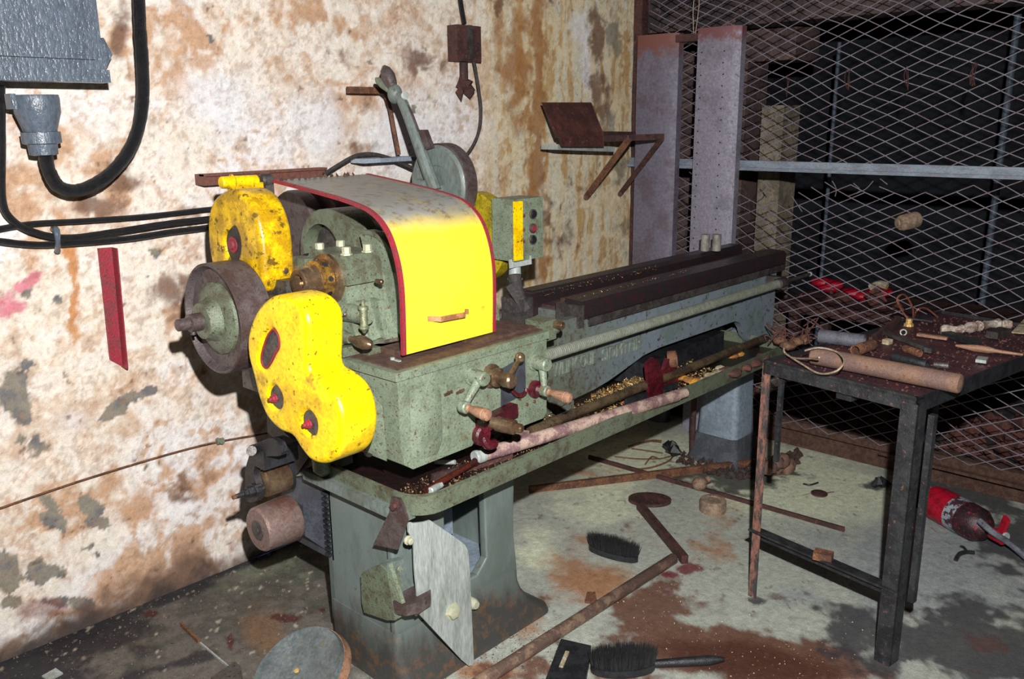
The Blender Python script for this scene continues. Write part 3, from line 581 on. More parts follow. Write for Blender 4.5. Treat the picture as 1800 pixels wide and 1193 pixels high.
# --- near cabinet
CXa, CXb, CYa, CYb = 1.37, 1.875, 1.725, 2.03
hole = [(1.70, .24), (1.60, .24), (1.57, .27), (1.57, .53), (1.60, .56), (1.715, .56), (1.735, .53), (1.74, .28)]
outer = [(CXa, .12), (CXb + .01, .12), (CXb + .002, .22), (CXb - .01, .32), (CXb, .60), (CXa, .60)]
cab = curveplate('cabinet_front', [Vector((x, CYa, z)) for x, z in outer], [[Vector((x, CYa, z)) for x, z in hole]], (1.4, CYa, 0), (1, 0, 0), (0, 0, 1), -.03, .006, greengrey, LA) if False else None
cabn = bpy.data.objects.new('near_cabinet', None); COL.objects.link(cabn); cabn.parent = LA; cabn.location = Vector((1.6, 1.9, 0)) - abs_loc(LA)
curveplate('front_panel', [Vector((x, CYa + .03, z)) for x, z in outer], [[Vector((x, CYa + .03, z)) for x, z in hole]], (1.4, CYa + .03, 0), (1, 0, 0), (0, 0, 1), .03, .007, cabmat, cabn)
b = B(); b.prism([(CXa + .012, CYa + .006, .12), (CXa, CYa + .02, .12), (CXa, CYb, .12), (CXa + .03, CYb, .12), (CXa + .03, CYa + .006, .12)], (0, 0, .48), .003); put('side_panel', b, cabmat, cabn)
b = B(); b.box((CXb - .03, CYa + .02, .12), (CXb - .002, CYb, .60), .004); put('side_panel', b, cabmat, cabn)
b = B(); b.box((CXa, CYb - .02, .12), (CXb, CYb, .60), .004); put('back_panel', b, cabmat, cabn)
b = B(); b.box((1.60, CYb - .09, .27), (1.80, CYb - .07, .60), .002); b.box((1.55, CYa + .05, .14), (1.85, CYb - .03, .24), .01); put('inner_plate', b, bluegrey, cabn)
b = B(); fl_ = [(.19, 0), (.15, .004), (.11, .014), (.075, .032), (.045, .06), (.02, .082), (0, .088)]
b.loft([rrect(CXa - .003 - d * .03, CXb + .003 + d * 1.5, CYa - .004 - d * .5, CYb + .003 + d * .2, z, .02 + d * .3) for z, d in fl_]); put('flared_base', b, cabmat, cabn)
b = B(); b.box((CXa - .012, CYa - .006, .565), (CXa + .3, CYb + .01, .598), .008); put('top_flange', b, cabmat, cabn)
# --- far end leg
fg = bpy.data.objects.new('far_leg', None); COL.objects.link(fg); fg.parent = LA; fg.location = Vector((3.6, 1.9, 0)) - abs_loc(LA)
b = B(); b.loft([rrect(3.53 - a, 3.69 + a, 1.84 - a * .6, 2.03 + a * .6, z, .03) for z, a in ((.60, 0), (.3, .008), (.12, .02), (.05, .035), (.03, .05))]); put('leg_casting', b, bluegrey, fg)
b = B(); b.loft([rrect(3.525 - a, 3.695 + a, 1.835 - a * .6, 2.035 + a * .6, z, .03) for z, a in ((.13, .022), (.05, .040), (.0, .06))]); put('stained_foot', b, pm('dark stained leg foot', '4a5058', '3c4048', '5a4c44', s=8, t2=.5, t3=.62, rough=.75, bump=.3), fg)
b = B(); b.cyl((3.50, 2.05, 0), (3.50, 2.05, .33), .013, n=10); put('rusty_pipe', b, darkrust, fg)
# --- chip tray
TX0, TX1, TY0, TY1 = 1.335, 3.50, 1.57, 2.2
b = B(); R = .085
out_b = rrect(TX0 + .006, TX1, TY0 + .006, TY1, .598, R); out_t = rrect(TX0, TX1, TY0, TY1, .655, R); in_t = rrect(TX0 + .012, TX1 - .012, TY0 + .012, TY1 - .012, .657, R - .012); in_b = rrect(TX0 + .02, TX1 - .02, TY0 + .02, TY1 - .02, .612, R - .02)
b.loft([rrect(TX0 + .02, TX1 - .02, TY0 + .02, TY1, .59, R), out_b, out_t, in_t, in_b])
tray = put('chip_tray', b, green_dirty, LA, smooth=50)
b = B(); b.loft([rrect(TX0 + .021, TX1 - .021, TY0 + .021, TY1 - .021, .6125, R - .021), rrect(TX0 + .021, TX1 - .021, TY0 + .021, TY1 - .021, .6145, R - .021)]); put('oil_film', b, oily, tray)
b = B(); b.bar((1.345, 2.06, .60), (1.345, 1.62, .60), .03, .05, bev=.008); put('tray_bearer', b, greengrey, LA)
b = B(); b.rev((2.47, 1.86, .49), (0, 0, 1), [(0, .10), (.02, .15), (.10, .155)], 30); put('drain_pan', b, bluegrey, LA)
# --- bed
def X2(px, py): p = at(px, py, y=1.77); return Vector((p.x, 1.77, p.z))
bedpts = [(1.86, .955), (1.86, .62), (2.02, .635), (2.20, .668), (2.33, .676), (2.42, .688), (2.53, .712), (2.64, .738), (2.75, .747), (3.33, .747), (3.375, .735), (3.41, .70), (3.43, .665), (3.47, .635), (3.50, .60), (3.70, .60), (3.70, .955)]
b = B(); b.prism([(x, 1.77, z) for x, z in bedpts], (0, .03, 0), .006); bed = put('bed_front_wall', b, bedgrey, LA)
b = B(); b.prism([(x, 2.0, z) for x, z in bedpts], (0, .03, 0), .006); put('bed_back_wall', b, bedgrey, LA)
b = B(); b.box((3.67, 1.772, .60), (3.698, 2.02, .955), .004); put('bed_end', b, bedgrey, LA)
for q0, q1 in (((2.27, 1.78, .70), (2.29, 2.02, .955)), ((2.8, 1.78, .76), (2.82, 2.02, .94)), ((3.25, 1.78, .76), (3.27, 2.02, .94)), ((1.9, 1.79, .60), (2.25, 2.0, .90))):
    b = B(); b.box(q0, q1, .002); put('bed_web', b, bedgrey, LA)
b = B(); b.prism([(2.262, 1.758, .945), (2.262, 1.758, .992), (2.262, 1.768, 1.004), (2.262, 1.84, 1.008), (2.262, 1.845, .945)], (1.50, 0, 0), .002)
put('front_way', b, wayblack, LA)
b = B(); b.box((2.235, 1.760, .918), (2.264, 1.86, .994), .004); put('way_end_block', b, iron, LA)
b = B(); b.box((2.285, 1.752, .918), (3.75, 1.758, .946), .001); b.box((2.285, 1.755, .940), (3.75, 1.79, .946)); put('way_strip', b, iron, LA)
b = B(); b.prism([(2.262, 1.975, .95), (2.262, 1.975, 1.0), (2.262, 1.99, 1.014), (2.262, 2.04, 1.016), (2.262, 2.045, .95)], (1.49, 0, 0), .002)
b.box((2.235, 1.97, .93), (2.345, 2.05, 1.01), .004); put('back_way', b, wayblack, LA)
b = B(); b.box((2.29, 1.845, .945), (3.70, 1.975, .965), .001); b.box((2.35, 1.90, .965), (3.70, 1.935, .982), .004); put('way_trough', b, darkrust, LA)
b = B(); b.box((1.88, 1.775, .80), (2.27, 2.04, .905), .006); b.box((1.9, 1.81, .9), (2.22, 1.86, .925), .006); b.box((1.95, 1.93, .90), (2.2, 2.02, .94), .01); put('gap_bridge', b, dustmat, LA)
# raised lettering on the bed, worn almost unreadable
def word(txt, x0, z0, x1, h, par, shear=.0):
    cu = bpy.data.curves.new('cast_letters', 'FONT'); cu.body = txt; cu.size = 1; cu.extrude = .02; cu.bevel_depth = .006; cu.bevel_resolution = 0
    tmp = bpy.data.objects.new('tmp', cu); COL.objects.link(tmp)
    me = bpy.data.meshes.new_from_object(tmp.evaluated_get(bpy.context.evaluated_depsgraph_get())); bpy.data.objects.remove(tmp)
    b = B(); b.bm.from_mesh(me); w0 = min(v.co.x for v in b.bm.verts); w1 = max(v.co.x for v in b.bm.verts); hh = max(v.co.y for v in b.bm.verts)
    for v in b.bm.verts:
        x, y, z = v.co; v.co = Vector((x0 + (x - w0) / (w1 - w0) * (x1 - x0), 1.7695 - z * .16, z0 + y / hh * h))
    return put('cast_letters', b, pm('rubbed letter paint', '747e74', '626a5e', '54503f', s=30, t2=.5, t3=.62, rough=.4), par)
word('WEINGOUF', 2.11, .774, 2.34, .044, bed); word('SIDMTEIR', 2.38, .770, 2.62, .044, bed)
# --- lead screw, feed rod
b = B(); pr = []; t = 0
while t < 1.70:
    pr += [(t, .0165), (t + .002, .0188), (t + .005, .0188), (t + .007, .0165)]; t += .0095
b.rev((1.88, 1.70, .884), (1, 0, 0), pr, 14); ls = put('lead_screw', b, pm('grey green threaded steel', '868c80', '787c70', '5e584c', s=5, t2=.5, t3=.72, rough=.28, metal=.25, bump=.1), LA, smooth=50)
b = B(); b.cyl((3.57, 1.70, .884), (3.64, 1.70, .884), .024, bev=.004); b.cyl((3.64, 1.70, .884), (3.90, 1.70, .884), .008); b.box((3.60, 1.70, .86), (3.63, 1.775, .91), .004); put('end_bearing', b, iron, LA)
b = B(); b.cyl((3.895, 1.70, .884), (3.91, 1.70, .884), .011, bev=.003); put('bright_tip', b, alu, LA)
b = B(); b.cyl((1.88, 1.665, .675), (3.42, 1.665, .675), .0165, n=16); put('feed_rod', b, pm('oily brown rod', '6a5a44', '4a3e34', '33291f', s=10, t2=.5, t3=.6, rough=.25, metal=.4), LA)
# --- gearbox
gx = bpy.data.objects.new('feed_gearbox', None); COL.objects.link(gx); gx.parent = LA; gx.location = Vector((1.6, 1.7, .8)) - abs_loc(LA)
G = [(1.312, .985), (1.315, .80), (1.325, .752), (1.352, .733), (1.565, .735), (1.58, .75), (1.58, .80), (1.60, .812), (1.70, .812), (1.72, .79), (1.735, .745), (1.75, .735), (1.865, .735), (1.88, .75), (1.88, .985)]
b = B(); b.prism([(x, 1.60, z) for x, z in G], (0, .20, 0), .014, 3, 50); put('gearbox_body', b, green, gx)
b = B(); b.box((1.304, 1.594, .978), (1.884, 1.83, 1.000), .006, 3); put('gearbox_lid', b, green, gx)
b = B(); b.box((1.325, 1.612, .999), (1.878, 1.82, 1.004), .002)
b.box((1.62, 1.63, 1.0), (1.87, 1.72, 1.012), .006); b.box((1.40, 1.69, 1.0), (1.6, 1.82, 1.02), .008); put('lid_dirt', b, dustmat, gx)
b = B(); b.loft([[Vector((x, 1.603 - d, z)) for x, z in L_] for d, L_ in ((0, [(1.345, .95), (1.34, .78), (1.36, .745), (1.44, .742), (1.462, .78), (1.462, .91), (1.45, .95)]), (.010, [(1.365, .93), (1.365, .79), (1.375, .765), (1.43, .765), (1.446, .79), (1.446, .90), (1.435, .93)]))]); put('cast_bulge', b, green, gx, smooth=60)
b = B(); b.rev((1.25, 1.735, .835), (1, 0, 0), [(-.05, .033), (.03, .036), (.032, .044), (.085, .05), (.1, .06)], 24); put('side_boss', b, green, gx)
b = B(); b.cyl((1.20, 1.735, .835), (1.28, 1.735, .835), .04); put('worn_collar', b, brass, gx)
b = B(); b.rev((1.312, 1.735, .765), (1, 0, 0), [(0, .022), (.006, .022)], 16); put('side_opening', b, black, gx)
b = B(); b.cyl((1.300, 1.742, .768), (1.312, 1.742, .768), .009, n=10); put('red_plug', b, redpaint, gx)
b = B(); b.loft([[Vector((1.316 - d, y, z)) for y, z in L_] for d, L_ in ((.0, [(1.66, .75), (1.66, .90), (1.70, .93), (1.80, .93), (1.80, .75)]), (.018, [(1.69, .78), (1.69, .88), (1.72, .905), (1.79, .905), (1.79, .78)]))]); put('cast_bulge', b, green, gx, smooth=60)
q = [at(x_, y_, y=1.60) for x_, y_ in ((880, 655), (881, 648), (921, 625), (923, 690), (880, 713))]
b = B(); b.prism([Vector((p.x, 1.596, p.z)) for p in q], (0, .01, 0), .001); put('index_plate', b, pm('dark slate plate', '3c4048', '32353c', '4e4a48', s=20, t2=.5, t3=.66, rough=.45), gx)
b = B(); p = at(905, 693, y=1.59); b.tube([p + Vector((-.02, -.005, .02)), p + Vector((0, -.012, 0)), p + Vector((.03, -.01, -.002)), p + Vector((.04, -.008, .01))], .006, 8, 4); put('plate_hook', b, oxred, gx)
for (px, py) in ((787, 690), (808, 687), (826, 692)):
    p = at(px, py, y=1.60); b = B(); b.cyl(p + Vector((0, .002, 0)), p + Vector((0, -.006, 0)), .005, n=8); b.cyl(p + Vector((-.014, -.002, -.003)), p + Vector((.012, -.004, .002)), .004, n=8); put('bolt', b, brass, gx)
for (px, py) in ((912, 700), (950, 697), (925, 710), (938, 705)):
    p = at(px, py, y=1.60); b = B(); b.cyl(p + Vector((0, .002, 0)), p + Vector((0, -.006, 0)), .005, n=8); put('bolt', b, brass, gx)
b = B(); p = at(938, 683, y=1.60); b.rev(p, (0, -1, 0), [(-.002, .026), (.012, .026), (.016, .018), (.022, .018), (.03, .010)], 20); put('knob', b, oxred, gx)
b = B(); p = at(965, 577, y=1.64); b.pipe(p, p + Vector((.03, 0, 0)), .022, .014); b.box((p.x - .05, p.y - .02, p.z - .03), (p.x + .01, p.y + .05, p.z + .03), .008); put('rod_bush', b, green_dirty, gx)
b = B(); p = at(975, 570, y=1.62); b.pipe(p, p + Vector((.004, -.03, 0)), .012, .006, 14); put('oil_hole', b, brass, gx)
b = B(); p = at(690, 632, z=1.004); b.cyl(p, p + Vector((0, 0, .006)), .006, n=8); b.box((p.x - .004, p.y - .03, p.z), (p.x + .004, p.y - .01, p.z + .003)); put('bright_latch', b, alu, gx)
def crank(name, hub, arm_end, mat_hub, wood_m, hl=.055, gl=.085, r=.020, ra=.011, parent=LA):
    """lever with hub along -Y, tapering arm and turned grip pointing at the operator"""
    hub = Vector(hub); e = Vector(arm_end)
    r_ = bpy.data.objects.new(name, None); COL.objects.link(r_); r_.parent = parent; r_.location = hub - abs_loc(parent)
    b = B(); b.rev(hub, (0, -1, 0), [(-.004, r * 1.25), (.006, r * 1.25), (.008, r), (hl - .004, r), (hl, r * .85)], 22); put('hub', b, mat_hub, r_)
    b = B(); m_ = hub + Vector((0, -hl * .6, 0)); b.tube([m_, m_ * .5 + e * .5, e], lambda t: ra * (1.25 - .5 * t), 12, 4); b.cyl(e + Vector((0, .010, 0)), e + Vector((0, -.014, 0)), ra * 1.5, bev=.003); put('arm', b, mat_hub, r_)
    b = B(); g0 = e + Vector((0, -.012, 0)); b.rev(g0, (0.0, -1, -.05), [(0, .008), (.006, .012), (.012, .009), (gl * .5, .0145), (gl * .78, .0165), (gl * .80, .0148), (gl * .84, .0165), (gl * .95, .0150), (gl, .009)], 18); put('grip', b, wood_m, r_)
    return r_
hA = at(828, 660, y=1.60); crank('crank_lever', hA, Vector((hA.x - .068, 1.56, hA.z - .062)), green, wood, gl=.08)
hC = at(938, 636, y=1.60); crank('crank_lever', hC, Vector((hC.x - .008, 1.552, hC.z - .075)), green, wood, gl=.085)
hB = at(862, 660, y=1.60); r_ = bpy.data.objects.new('ball_lever', None); COL.objects.link(r_); r_.parent = LA; r_.location = hB - abs_loc(LA)
b = B(); b.rev(hB, (0, -1, 0), [(-.003, .034), (.008, .034), (.012, .026), (.03, .027), (.036, .018), (.05, .018), (.055, .021), (.08, .021), (.085, .016)], 24); put('hub', b, oxred if False else brass, r_)
b = B(); e = at(914, 628, y=1.545); b.cyl(hB + Vector((.004, -.065, .004)), e, .009, .006, n=12); put('rod', b, brass, r_)
b = B(); b.sph(e, .0145); put('ball', b, brass, r_)
hD = at(848, 752, y=1.60); r_ = bpy.data.objects.new('red_tumbler', None); COL.objects.link(r_); r_.parent = LA; r_.location = hD - abs_loc(LA)
b = B(); b.cyl(hD + Vector((-.012, .05, -.015)), hD + Vector((-.012, -.02, -.015)), .030, bev=.006); b.obox(hD + Vector((.045, .0, .022)), (1, 0, .1), (0, 1, 0), (.07, .03, .018), .012, 3); b.tube([hD + Vector((-.01, -.01, -.02)), hD + Vector((0, -.02, -.045)), hD + Vector((.03, -.015, -.05))], .014, 10, 4); put('red_body', b, oxred, r_)
b = B(); p = at(862, 742, y=1.575); b.rev(p, (.25, -1, -.03), [(0, .016), (.02, .017), (.022, .021), (.075, .0205), (.078, .013), (.095, .013), (.10, .009)], 20); put('brass_sleeve', b, brass, r_)
# --- headstock
hs = bpy.data.objects.new('headstock', None); COL.objects.link(hs); hs.parent = LA; hs.location = Vector((1.5, 1.93, 1.1)) - abs_loc(LA)
prof = [(1.775, .93), (1.785, .99), (1.815, 1.03), (1.835, 1.06), (1.86, 1.14), (1.862, 1.185), (1.885, 1.215), (2.00, 1.225), (2.05, 1.19), (2.07, .93)]
b = B(); b.prism([(1.365, y, z) for y, z in prof], (.39, 0, 0), .014, 3, 30); put('headstock_body', b, green, hs)
b = B(); b.prism([(1.50, y, z) for y, z in ((1.765, 1.0), (1.775, 1.16), (1.81, 1.20), (1.9, 1.21), (1.9, 1.0))], (.24, 0, 0), .012, 3, 30); put('front_housing', b, green, hs)
b = B(); b.prism([(1.40, y, z) for y, z in ((1.80, 1.0), (1.835, 1.13), (1.87, 1.135), (1.87, .99))], (.02, 0, 0), .006); b.prism([(1.44, y, z) for y, z in ((1.79, 1.0), (1.825, 1.13), (1.87, 1.135), (1.87, .99))], (.015, 0, 0), .005); put('rib', b, green, hs)
b = B(); b.prism([(1.36, y, z) for y, z in ((1.845, 1.18), (1.85, 1.235), (1.868, 1.256), (2.00, 1.262), (2.02, 1.24), (2.03, 1.18))], (.12, 0, 0), .008); put('bearing_cap', b, green_dirty, hs)
for (x, y) in ((1.385, 1.875), (1.455, 1.875), (1.385, 1.995), (1.455, 1.995)):
    b = B(); b.rev((x, y, 1.256), (0, 0, 1), [(0, .016), (.004, .016), (.005, .012), (.02, .012), (.022, .010)], 6); put('cap_bolt', b, bolt_w, hs, smooth=20)
# bull gear cover
SY, SZ = 1.93, 1.19
b = B()
arc = lambda r, a0, a1, x, n=18, cy=SY, cz=SZ - .01: [Vector((x, cy - math.cos(math.radians(a0 + (a1 - a0) * i / n)) * r, cz + math.sin(math.radians(a0 + (a1 - a0) * i / n)) * r)) for i in range(n + 1)]
A1 = arc(.118, -8, 110, 1.505); b.prism(A1 + [Vector((1.505, SY, SZ - .03))], (.24, 0, 0), .012, 3, 40)
put('gear_cover', b, green, hs)
b = B(); b.sheet(arc(.126, 10, 100, 1.50), (.03, 0, 0), .012); put('cover_rib', b, green_dirty, hs)
b = B(); b.sheet(arc(.126, 10, 100, 1.66), (.03, 0, 0), .012); put('cover_rib', b, green_dirty, hs)
for dx in (.06, .14):
    b = B(); p = Vector((1.52 + dx, SY - .112, SZ - .03)); b.loft([[p + Vector((-.018, .01, 0)), p + Vector((.018, .01, 0)), p + Vector((.018, -.012, 0)), p + Vector((-.018, -.012, 0))], [p + Vector((-.006, .03, .07)), p + Vector((.006, .03, .07)), p + Vector((.006, .016, .07)), p + Vector((-.006, .016, .07))]]); put('cover_lug', b, green, hs)
# rear pulley arch
cy2, cz2 = 2.13, 1.245
b = B(); n = 22; cc = at(576, 450, x=1.52); o1 = arc(.140, -20, 185, 1.52, n, cc.y, cc.z); ci = at(566, 446, x=1.52); i1 = arc(.090, -20, 185, 1.52, n, ci.y, ci.z); cy2, cz2 = ci.y, ci.z
b.prism(o1 + i1[::-1], (.10, 0, 0), .010, 2, 40); put('pulley_arch', b, green_dirty, hs)  # darker green: real grease plus dimness under the hood put into the colour
b = B(); b.rev((1.56, cy2, cz2), (1, 0, 0), [(0, .02), (.001, .086), (.02, .088), (.14, .088), (.14, .02)], 30); put('cone_pulley', b, iron, hs)
b = B(); wc = at(512, 405, x=1.60); b.rev(wc, (1, 0, 0), [(0, .02), (.002, .125), (.012, .13), (.05, .13), (.05, .02)], 36); put('belt_wheel', b, ironbrown, hs)
b = B(); wc = at(560, 400, x=1.67); b.rev(wc, (1, 0, 0), [(0, .02), (.002, .125), (.03, .13), (.10, .13), (.10, .02)], 36); put('belt_wheel', b, pm('dark red wheel', '4e3a40', '5a2c34', '37313a', s=12, t2=.5, t3=.6, rough=.5), hs)
b = B(); b.cyl(wc + Vector((-.03, 0, 0)), wc + Vector((.01, 0, 0)), .022); put('wheel_hub', b, iron, hs)
# spindle
sp = bpy.data.objects.new('spindle', None); COL.objects.link(sp); sp.parent = LA; sp.location = Vector((1.3, SY, SZ)) - abs_loc(LA)
b = B(); b.rev((1.345, SY, SZ), (1, 0, 0), [(0, .040), (.005, .068), (.022, .070), (.022, .03)], 32); put('bearing_ring', b, brass, sp)
b = B(); b.rev((1.315, SY, SZ), (1, 0, 0), [(0, .046), (.004, .054), (.03, .054), (.034, .048)], 32); put('lock_ring', b, pm('brassy lock ring', 'a8843c', '6a4c30', '3a2c22', s=30, t2=.5, t3=.6, rough=.25, metal=.6), sp)
for k in range(8):
    a = k * 45 + 10; d = Vector((0, -math.cos(math.radians(a)), math.sin(math.radians(a)))); b = B(); b.cyl(Vector((1.332, SY, SZ)) + d * .05, Vector((1.332, SY, SZ)) + d * .0555, .008, n=8); put('ring_slot', b, black, sp)
b = B(); b.rev((1.265, SY, SZ), (1, 0, 0), [(.03, .024), (.0, .025), (0, .036), (.003, .039), (.03, .039), (.032, .043), (.05, .043)], 30, cap=False); b.cyl((1.29, SY, SZ), (1.295, SY, SZ), .026); put('spindle_nose', b, brass, sp, smooth=25)
# reversing handle behind the spindle
rh = bpy.data.objects.new('reverse_handle', None); COL.objects.link(rh); rh.parent = LA; p = at(497, 474, x=1.29); rh.location = p - abs_loc(LA)
b = B(); b.sph(p, .0185); b.cyl(p, at(530, 470, x=1.36), .016, .022); put('ball_hub', b, brass, rh)
b = B(); e = at(482, 412, x=1.27); b.rev(p, e - p, [(.01, .008), (.03, .0115), ((e - p).length * .75, .0150), ((e - p).length * .95, .0135), ((e - p).length, .007)], 14); put('grip', b, ironbrown, rh)
b = B(); b.box((1.33, 1.99, 1.16), (1.37, 2.06, 1.24), .01); put('bracket', b, green_dirty, rh)
# little lever above the gearbox
lh = bpy.data.objects.new('tumbler_handle', None); COL.objects.link(lh); lh.parent = LA; p = at(603, 592, x=1.31); lh.location = p - abs_loc(LA)
b = B(); b.cyl(p + Vector((-.02, .10, .012)), p + Vector((-.01, -.01, .0)), .028, .024, bev=.005); b.cyl(p + Vector((-.075, .03, .0)), p + Vector((-.05, -.02, 0)), .026, bev=.004); b.cyl(p, p + Vector((0, -.03, 0)), .019, .012); put('lever_body', b, green_dirty, lh)
b = B(); b.rev(p + Vector((0, -.03, 0)), (.12, -1, -.08), [(0, .008), (.01, .009), (.03, .016), (.05, .018), (.07, .013), (.078, .005)], 16); put('grip', b, brass, lh)
b = B(); q = at(555, 600, x=1.32); b.tube([q, at(600, 606, x=1.34), at(640, 606, x=1.40), at(700, 596, y=1.75)], .0055, 8, 4); put('link_rod', b, steel, lh)
b = B(); b.box((1.30, 1.80, 1.005), (1.44, 1.90, 1.03), .008); b.box((1.36, 1.77, .90), (1.5, 1.85, 1.02), .01); put('base_block', b, green_dirty, lh)
# oil cup
oc = bpy.data.objects.new('oil_cup', None); COL.objects.link(oc); oc.parent = LA; p = at(642, 558, y=1.775); oc.location = p - abs_loc(LA)
b = B(); b.rev(p + Vector((-.005, 0, 0)), (0, 0, 1), [(-.04, .004), (-.035, .007), (-.028, .013), (-.022, .0135), (-.021, .0105), (.022, .0105), (.023, .0135), (.030, .0135), (.033, .005), (.045, .006), (.048, .003)], 16); put('glass_body', b, pm('green brass cup', '8a9072', '6c7058', '4a4030', s=40, t2=.5, t3=.66, rough=.3, metal=.3), oc)
b = B(); b.cyl(p + Vector((.01, .0, 0)), p + Vector((.01, .09, 0)), .02, .026); put('elbow', b, green, oc)
for (px, py, yy) in ((670, 495, 1.78), (606, 552, 1.84), (568, 612, 1.85)):
    b = B(); p = at(px, py, y=yy); b.cyl(p, p + Vector((0, .02, 0)), .006, n=10); b.sph(p, .0075, n=10, m=6); put('oil_nipple', b, brass, hs)
b = B(); p = at(600, 552, y=1.82); b.tube([p + Vector((.03, .02, .01)), p, p + Vector((-.012, -.01, -.006))], .006, 8, 3); put('drain_cock', b, green, hs)
# right end of headstock, seen past the hood
b = B(); b.prism([(1.76, y, z) for y, z in ((1.79, .93), (1.80, 1.02), (1.84, 1.18), (1.9, 1.24), (2.02, 1.24), (2.06, 1.0), (2.06, .93))], (.13, 0, 0), .012, 3, 30); put('headstock_end', b, green, hs)
b = B(); b.box((1.86, 1.78, .92), (1.95, 2.0, .965), .01); put('headstock_foot', b, green_dirty, hs)
b = B(); b.cyl((1.89, 1.93, 1.19), (1.93, 1.93, 1.19), .06); put('spindle_flange', b, green_dirty, hs)
# --- belt hood
HX0, HX1 = 1.385, 1.725
hp = [(1.66, 1.018), (1.657, 1.12), (1.658, 1.20), (1.672, 1.27), (1.705, 1.335), (1.765, 1.378), (1.86, 1.400), (2.0, 1.418), (2.20, 1.440)]
hpp = catmull([Vector((HX0, y, z)) for y, z in hp], 6)
hood = bpy.data.objects.new('belt_hood', None); COL.objects.link(hood); hood.parent = LA; hood.location = Vector((1.55, 1.9, 1.2)) - abs_loc(LA)
m, t, N, L, bs = nt_new('hood sheet'); g = N.new('ShaderNodeNewGeometry'); sx = N.new('ShaderNodeSeparateXYZ'); L.new(g.outputs['Position'], sx.inputs[0])
n1 = noise(t, g.outputs['Position'], 10, 7, .7); n2 = noise(t, g.outputs['Position'], 34, 6, .75, 4); n3 = noise(t, g.outputs['Position'], 4, 5, .6, 7)
ma = N.new('ShaderNodeMath'); ma.operation = 'MULTIPLY_ADD'; L.new(n1, ma.inputs[0]); ma.inputs[1].default_value = .07; L.new(sx.outputs['Z'], ma.inputs[2])
c = mixc(t, ramp(t, n2, .60, .68), rgb('eccb30'), rgb('b8962c'))
c = mixc(t, ramp(t, n3, .45, .6), c, rgb('f0d236'))
c = mixc(t, ramp(t, n2, .70, .74), c, rgb('6a4c24'))
c = mixc(t, ramp(t, ma.outputs[0], 1.345, 1.405), c, mixc(t, ramp(t, n2, .5, .62), mixc(t, ramp(t, n1, .5, .62), rgb('848684'), rgb('968e6c')), rgb('70685c')))
L.new(c, bs.inputs['Base Color']); bs.inputs['Roughness'].default_value = .42; bumpn(t, n2, .15, .003, bs)
hood_mat = m
b = B(); b.sheet(hpp, (HX1 - HX0, 0, 0), .003); put('hood_sheet', b, hood_mat, hood, smooth=50)
def offs(P, d):
    out = []
    for i, p in enumerate(P):
        t_ = (P[min(i + 1, len(P) - 1)] - P[max(i - 1, 0)]).normalized(); nn = t_.cross(XV).normalized(); out.append(p - nn * d)
    return out
for x0_ in (HX0 - .002, HX1 - .010):
    b = B(); P_ = [Vector((x0_, p.y, p.z)) for p in offs(hpp, .002)]; b.sheet(P_, (.012, 0, 0), .009); put('red_rim', b, redtrim, hood, smooth=50)
b = B()
for k in range(14): b.rock(Vector((1.40 + k * .02, 2.19 + random.uniform(-.01, .005), 1.442)), .008)
put('top_debris', b, dustmat, hood, kind='stuff')
b = B(); p0 = at(752, 556, y=1.655); p1 = at(824, 543, y=1.655)
b.sheet([p0, p0 + Vector((.012, -.002, -.001)), p0 + Vector((.03, -.018, -.003)), p1 + Vector((-.03, -.018, -.001)), p1 + Vector((-.014, -.002, .003)), p1], (0, 0, -.014), .002)
put('hood_handle', b, pm('bare brown strap handle', 'b07a50', '8a5c40', '7a5a38', s=20, t2=.5, t3=.62, rough=.5), hood)
# --- guards at the end of the headstock
def ring_uv(px, py, x): return at(px, py, x=x)
lg = bpy.data.objects.new('lower_gear_guard', None); COL.objects.link(lg); lg.parent = LA; lg.location = Vector((1.2, 1.8, 1.0)) - abs_loc(LA)
GX = 1.10
lo = [(489, 519), (520, 531), (538, 560), (540, 610), (541, 652), (562, 668), (584, 690), (598, 725), (601, 765), (592, 800), (570, 816), (546, 812), (528, 792), (512, 768), (490, 758), (468, 735), (453, 700), (443, 660), (434, 625), (433, 590), (445, 552), (465, 527)]
hole3 = [(478, 580), (486, 592), (487, 608), (480, 622), (473, 636), (464, 647), (457, 640), (456, 625), (463, 600), (470, 586)]
hole2 = [(481, 680), (491, 692), (493, 708), (487, 718), (475, 708), (473, 692)]
hole1 = [(540, 724), (552, 738), (553, 756), (547, 764), (533, 750), (531, 732)]
mk = lambda L_, cl=True: catmull([at(x_, y_, x=GX) for x_, y_ in L_], 4, True)
curveplate('guard_casting', mk(lo), [mk(hole3), mk(hole2), mk(hole1)], (GX, 1.8, 1), (0, 1, 0), (0, 0, 1), .108, .017, yellow, lg, 5)
b = B(); b.box((GX + .085, 1.665, .965), (GX + .125, 1.70, .995), .006); b.box((GX + .09, 1.69, .99), (GX + .12, 1.715, 1.02), .006); put('guard_lug', b, yellow, lg)
def red_rimmed(L_):
    P_ = mk(L_); b = B(); c_ = sum(P_, Vector()) / len(P_)
    b.tube([q_ + Vector((.006, 0, 0)) for q_ in P_ + [P_[0]]], .0028, 6, 1, smooth=False); return b
put('hole_rim', red_rimmed(hole3), redtrim, lg)
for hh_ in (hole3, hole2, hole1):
    P_ = mk(hh_); c_ = sum(P_, Vector()) / len(P_); b = B(); b.prism([c_ + (q_ - c_) * 1.3 + Vector((.007, 0, 0)) for q_ in P_], (.01, 0, 0)); put('hole_shade_plug', b, iron, lg)  # added dark plugs stand in for the shade inside the hollow guard
